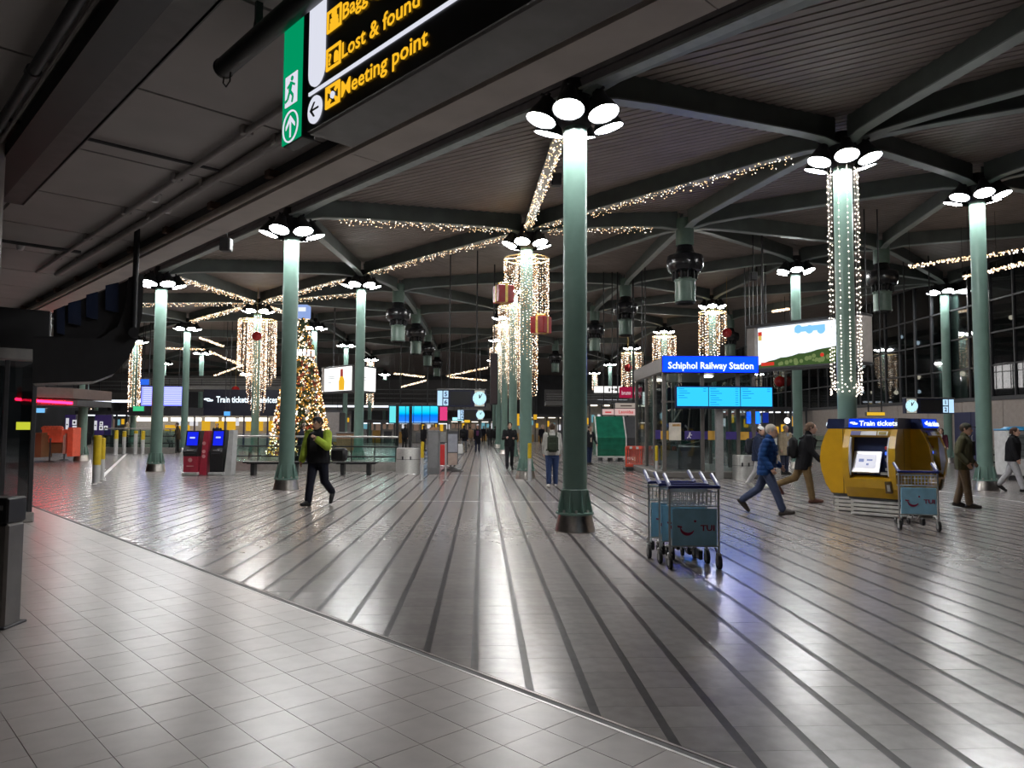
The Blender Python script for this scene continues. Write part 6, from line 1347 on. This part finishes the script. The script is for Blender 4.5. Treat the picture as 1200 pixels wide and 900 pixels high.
slab('yellow_pillar_sign', 603.5, 609, 484.5, 499, 64, E_YP, None, .2, 'yellow lit sign left behind the gift box column', 'sign', hang=True); slab('yellow_pillar_sign', 625, 629.5, 485.5, 492, 64, E_YP, None, .2, 'small yellow lit sign right behind the gift box column', 'sign', hang=True)
slab('yellow_wall_sign', 928, 932.5, 487.5, 500, 40, E_YP, None, .12, 'small yellow lit sign on the column below the billboard', 'sign', hang=True)
for px, lab in ((877.5, 'left bright blue advert screen at the right end of the entrance'), (887, 'right bright blue advert screen at the right end of the entrance')):
    slab('advert_screen', px-3.2, px+3.8, 482, 497, 34, emis('advert_sky', (.008, .12, .95), 3.), None, .15, lab, 'screen', 'blue advert screens', hang=True)
slab('advert_screen', 893.5, 901, 483, 496, 34.2, emis('advert_deep', (.01, .03, .3), .8), None, .15, 'dark blue advert screen right of the two bright blue ones', 'screen', 'blue advert screens', hang=True)
sl = thing('spot_lamp', 'glaring white spot lamp behind the man in beige coat', 'lamp', W(922.5, 493, 44), 0)
mb = MB(); mb.ball((0, 0, 0), .16, 12, 8); mb.build('bulb', emis('spot_glare', (1, .97, .92), 9.), sl); mb = MB(); mb.tube((0, .1, 0), (0, .1, zdeck(sl.location)-sl.location.z+.1), .02, n=6); mb.build('stem', M_BLACK, sl)
for px, lab in ((1021, 'left amber lit sign above the ticket machines'), (1031.5, 'middle amber lit sign above the ticket machines'), (1039.5, 'right amber lit sign above the ticket machines')):
    slab('amber_sign', px-2.7, px+2.7, 471.5, 475.5, 46, E_YP, None, .1, lab, 'sign', 'amber signs', hang=True)
slab('yellow_sign', 1015.5, 1037.5, 482.5, 487.5, 25, emis('gate_yellow', (.9, .55, .04), .9), None, .12, 'yellow lit sign just above the blue ticket machine sign', 'sign', hang=True)
# --- green covered stall, red barrier, signs
YG = 36.5; st = thing('covered_stall', 'market stall closed with shiny dark green tarpaulin right of the nearest column', 'stall', (X_at(700, YG), YG, 0), 0)
o = st.location; S0, S1 = X_at(700, YG)-o.x, X_at(733, YG)-o.x; zm, zt3, zl_ = Z_at(512, YG), Z_at(487, YG), .25
mg = mat('green_tarpaulin', (.014, .14, .085), .22, noise=.25, nscale=3, bump=.5)
mb = MB(); mb.prism([(0, zl_), (-.02, zm*.5), (0, zm), (.95, zt3), (1.9, zt3), (1.9, zl_)], 'x', S0, S1); mb.build('tarpaulin', mg, st)
for k in range(4): z = zl_+(zm-zl_)*(k+.5)/4; mb = MB(); mb.tube((S0, -.01, z), (S1, -.01, z), .018, n=6); mb.build('tarp_fold', mg, st)
mb = MB(); mb.prism([(0, zl_), (0, zm), (.95, zt3), (1.9, zt3), (1.9, zl_)], 'x', S1, S1+.75); mb.build('dark_side', M_DKGREY, st)
for x in (S0-.03, S1+.03): mb = MB(); mb.path([(x, -.03, zl_), (x, -.03, zm), (x, .93, zt3+.03)], .035, 6); mb.build('corner_rail', mat('rail_white', (.6, .6, .58), .4), st)
mb = MB(); mb.box(((S0+S1)/2, 0, zl_-.03), (S1-S0, .06, .07)); mb.build('kick_rail', mat('rail_white', (.6, .6, .58), .4), st)
for x in (S0+.2, (S0+S1)/2, S1-.2): mb = MB(); mb.box((x, .5, .11), (.12, .9, .22)); mb.build('foot', M_DKGREY, st)
for px0, px1, py0, py1, name, tx_, lab in ((705.5, 720, 479, 486.5, 'pink', '', 'left pale pink shop sign above the green covered stall'), (720, 746, 478.5, 487, 'pink', 'Leonidas', 'right pale pink shop sign with red lettering above the green covered stall'), (720.5, 747, 472, 478.5, 'cream', '', 'cream shop sign board over the pink signs')):
    t = slab('shop_sign', px0, px1, py0, py1, YG-.6, emis('sign_'+name, (.8, .55, .52) if name == 'pink' else (.45, .38, .33), .75), None, .15, lab, 'sign', 'stall signs', hang=True)
    a, w, h = at(px0, px1, py0, py1, YG-.6)
    if tx_: fit(tx_, (w*.2, h*.3), (w*.85, h*.3), h*.42, emis('ink_red', (.65, .03, .04), .8), t, bold=.02)
    else: mb = MB(); mb.box((w*.5, -.012, h*.45), (w*.5, .01, h*.2)); mb.build('lettering', emis('ink_red', (.65, .03, .04), .8) if name == 'pink' else mat('ink_brown', (.1, .06, .05), .5), t)
t = slab('white_shop_sign', 696, 729, 452.5, 460.5, 50, emis('white_sign', (.95, .93, .9), 1.5), None, .3, 'white lit shop sign right of the nearest column', 'sign', hang=True)
a, w, h = at(696, 729, 452.5, 460.5, 50); mb = MB(); x, z, s = w*.66, h*.5, h*.22
for q in (-1, 1): disc(mb, x+q*s*.45, z+s*.3, s*.5, -.02, -.008, 14)
mb.prism([(x-s*.9, z+s*.2), (x+s*.9, z+s*.2), (x, z-s)], 'y', -.02, -.008); mb.build('heart_mark', M_BLACK, t)
mb = MB(); mb.box((w*.55, -.012, h*.45), (.14, .01, h*.5)); mb.box((w*.78, -.012, h*.5), (.2, .01, h*.4)); mb.build('letter_marks', M_GREY, t)
hx_ = thing('hexagonal_sign', 'dark red hexagonal hanging sign with white lettering beside the station entrance', 'sign', W(739, 466, 40), 0)
a, w, h = at(724, 753, 454, 466, 40); r = w/2
hexp = [(r*math.cos(math.radians(90*0+60*k-90)), r*.9*math.sin(math.radians(60*k-90))) for k in range(6)]
mb = MB(); mb.prism(hexp, 'z', 0, h); mb.build('drum', emis('hex_red', (.33, .012, .05), .9), hx_)
for q in (0, 1):
    o = text('bruno', h*.62, emis('hex_text', (.8, .6, .65), .9), hx_, (0, 0, 0), bold=.01)
    p0, p1 = Vector((*hexp[5], 0)), Vector((*hexp[0], 0))
    if q: p0, p1 = Vector((*hexp[0], 0)), Vector((*hexp[1], 0))
    d = (p1-p0); nrm = Vector((d.y, -d.x, 0)).normalized(); o.location = p0+d*.08+nrm*.012+Vector((0, 0, h*.25)); o.rotation_euler = (math.pi/2, 0, math.atan2(d.y, d.x)); o.scale = (.62, .9, 1)
mb = MB(); mb.tube((0, 0, h), (0, 0, zdeck(hx_.location)-hx_.location.z+.15), .03, n=6); mb.build('hanging_rod', M_BLACK, hx_)
slab('white_pillar_sign', 752.5, 758, 459, 475, 33, emis('white_sign', (.95, .93, .9), 1.5), None, .25, 'narrow white lit sign left of the glass entrance', 'sign', hang=True)
g = G(743, 551); bq = thing('plastic_barrier', 'orange red plastic barrier on black feet left of station entrance', 'barrier', g, .05); k_ = g.y/FPX; bw, bh = 19*k_, 28*k_
M_ORB = mat('barrier_orange', (.75, .1, .06), .45)
for z, hh in ((bh*.93, .14), (bh*.2, .12)): mb = MB(); mb.bbox((0, 0, z), (bw, .05, hh), .015); mb.build('rail', M_ORB, bq)
for k in range(9): mb = MB(); mb.bbox((-bw/2+bw*(k+.5)/9, 0, bh*.56), (bw/9*.5, .035, bh*.66), .008); mb.build('bar', M_ORB, bq)
for s in (-1, 1): mb = MB(); mb.bbox((s*bw*.5, 0, bh*.55), (.05, .05, bh*.84), .01); mb.build('end_bar', M_ORB, bq); mb = MB(); mb.bbox((s*bw*.36, 0, .06), (.3, .55, .12), .02); mb.build('foot', M_RUBBER, bq)
for s in (-1, 1): mb = MB(); mb.box((s*bw*.2, -.03, bh*.93), (bw*.16, .006, .1)); mb.build('reflective_patch', M_WHITE, bq)
# --- grey pillar block, info stand, red trolleys
g = G(507, 556); gb = thing('grey_control_cabinet', 'tall grey metal cabinet right of the slim yellow bollard', 'cabinet', (g.x, g.y+.3, 0), 0); hh = CAM_H-(505-500.5)*g.y/FPX; w_ = 13.5*g.y/FPX
mb = MB(); mb.bbox((0, 0, hh/2), (w_, .5, hh), .015); mb.build('cabinet_body', mat('cabinet_grey', (.15, .15, .155), .5), gb); mb = MB(); mb.bbox((0, -.255, hh*.55), (w_*.8, .012, hh*.8), .003); mb.build('door', mat('cabinet_door', (.19, .19, .195), .5), gb); mb = MB(); mb.box((0, .0, hh+.06), (w_*.7, .3, .1)); mb.build('top_tray', mat('light_oak', (.36, .2, .11), .5), gb)
for k, (px, base) in enumerate(((514, 552), (520, 549))):
    g = G(px, base); t = thing('red_luggage_trolley', ('front', 'rear')[k]+' one of the two red panelled trolleys left of the notice stand', 'trolley', (g.x, g.y+.2, 0), -.25, 'red trolleys'); s = 1.0
    for q in (-1, 1):
        mb = MB(); mb.tube((q*.25, 0, .1), (q*.25, 0, 1.02), .018, n=8); mb.build('upright', M_TUBE, t); mb = MB(); mb.tube((q*.25-.02, 0, .08), (q*.25+.02, 0, .08), .08, n=14); mb.build('wheel', M_RUBBER, t); mb = MB(); mb.tube((q*.1, .9, .06), (q*.1+.03, .9, .06), .06, n=12); mb.build('caster', M_RUBBER, t); mb = MB(); mb.path([(q*.22, 0, .2), (q*.16, .4, .18), (q*.1, .9, .13)], .015, 6); mb.build('floor_rail', M_TUBE, t)
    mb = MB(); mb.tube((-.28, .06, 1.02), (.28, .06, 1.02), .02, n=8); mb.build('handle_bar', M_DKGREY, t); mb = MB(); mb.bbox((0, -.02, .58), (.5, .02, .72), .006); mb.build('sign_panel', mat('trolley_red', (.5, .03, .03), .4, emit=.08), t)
    mb = MB()
    for q in range(5): mb.tube((-.2+.1*q, 0, .93), (-.2+.1*q, .15, .93), .006, n=5)
    mb.build('basket_wires', M_TUBE, t)['kind'] = 'stuff'
g = G(530, 552); nb = thing('notice_stand', 'upright framed notice stand on a dark round foot in the centre', 'notice stand', (g.x, g.y, 0), .3)
hh = CAM_H-(505.5-500.5)*g.y/FPX; w_ = .42
mb = MB(); mb.bbox((0, 0, hh/2+.12), (w_, .05, hh-.24), .01); mb.build('frame', M_DKGREY, nb); mb = MB(); mb.box((0, -.028, hh*.7), (w_-.07, .008, hh*.45)); mb.build('upper_notice', mat('notice_grey', (.3, .31, .36), .5), nb); mb = MB(); mb.box((0, -.028, hh*.3), (w_-.07, .008, hh*.3)); mb.build('lower_notice', mat('notice_tan', (.42, .32, .27), .5), nb)
mb = MB(); mb.lathe([(.42, 0), (.42, .04), (.1, .12), (.05, .16)], 18); mb.build('foot', M_BLACK, nb, smooth=True)
# floor stand poles beside it
g = G(522, 563); t = thing('pole', 'slim pale pole before the red trolleys', 'pole', g, 0); mb = MB(); mb.tube((0, 0, 0), (0, 0, 1.15), .03, n=8); mb.build('shaft', mat('pole_grey', (.4, .4, .4), .4), t); mb = MB(); mb.lathe([(.09, 0), (.09, .015), (.03, .02)], 12); mb.build('foot', M_STEEL, t)
# --- right edge vending machine
g = G(1200, 573); vm = thing('vending_machine', 'white vending machine with blue top at the right picture edge', 'vending machine', (X_at(1181, 24.5, 560)+.5, 24.8, 0), 0)
mb = MB(); mb.bbox((0, 0, .9), (1.0, .7, 1.5), .03); mb.build('body', mat('vending_white', (.6, .6, .6), .35), vm); mb = MB(); mb.lathe([(.0001, 1.78), (.3, 1.76), (.5, 1.65)], 18); mb.bbox((0, 0, 1.66), (1.02, .72, .06), .02); mb.build('blue_top', mat('vending_blue', (.03, .22, .45), .4), vm)
mb = MB(); mb.box((-.05, -.352, 1.1), (.8, .01, .8)); mb.build('front_glass', M_GLASSD, vm)
for z in (.8, 1.0, 1.2, 1.4): mb = MB(); mb.box((-.05, -.34, z), (.8, .03, .02)); mb.build('shelf', M_GREY, vm)
mb = MB(); mb.box((0, 0, .08), (.94, .6, .16)); mb.build('plinth', M_DKGREY, vm)
# --- building outside the right glazing, with lit windows
ob = thing('office_building', 'dark building outside the right glazing with a few lit windows', 'building', (WRX+14, 40, 0), 0)
mb = MB(); mb.box((4, 0, 7), (8, 90, 14)); mb.build('facade', mat('night_facade', (.02, .02, .024), .7), ob); rw = random.Random(21)
for i in range(24):
    for j in range(4):
        y = -40+i*3.3; lit = rw.random()
        mb = MB(); mb.box((-.06, y, 3.2+j*2.7), (.12, 2.2, 1.4)); wn = mb.build('window', emis('window_warm', (1., .7, .5), .9) if lit < .07 else emis('window_cool', (.55, .65, .85), .45) if lit < .12 else mat('window_dark', (.015, .018, .025), .15), ob)
for py, px0, px1, lab in ((441, 1162, 1180, 'left bright office window seen above the dark blue door'), (439, 1187, 1204, 'right bright office window at the right picture edge')):
    d = ray((px0+px1)/2, py); t_ = (WRX+13.6)/d.x; c = Vector((d.x*t_, d.y*t_, CAM_H+d.z*t_)); w = (px1-px0)*c.y/FPX*1.3
    t = thing('lit_window', lab, 'window', (WRX+13.5, c.y, c.z-.9)); mb = MB(); mb.box((0, 0, .9), (.2, w*1.6, 1.8)); mb.build('pane', emis('window_pinkish', (1., .82, .76), 3.2), t)
    for q in (-.3, 0, .3): mb = MB(); mb.box((-.12, q*w*1.6, .9), (.05, .06, 1.8)); mb.build('bar', M_BLACK, t)
    mb = MB(); mb.box((-.12, 0, 1.2), (.05, w*1.6, .05)); mb.build('bar', M_BLACK, t)
# small street lights seen through the glazing
SLN = ['first', 'second', 'third', 'seventh', 'eighth', 'ninth', 'fifth', 'eleventh', 'tenth', 'fourth', 'sixth']
for k, (px, py) in enumerate(((1010, 459), (1022, 460), (1050, 460), (1077, 459), (1100, 428), (1112, 410), (1075, 402), (1185, 372), (1128, 438), (1056, 395), (1076, 442))):
    d = ray(px, py); t_ = (WRX+12)/d.x; c = Vector((d.x*t_, d.y*t_, CAM_H+d.z*t_))
    t = thing('street_light', SLN[k]+' small outside light from the left seen through the right glazing', 'street light', (c.x, c.y, 0), 0, 'lights outside the right glazing'); mb = MB(); mb.ball((0, 0, c.z), .16 if k % 2 else .2, 8, 6); mb.build('globe', emis('street_warm', (1., .8, .6), 2.5) if k % 3 else emis('street_cool', (.8, .9, 1.), 2.), t); mb = MB(); mb.tube((0, 0, 0), (0, 0, c.z), .05, n=6); mb.build('mast', M_BLACK, t)
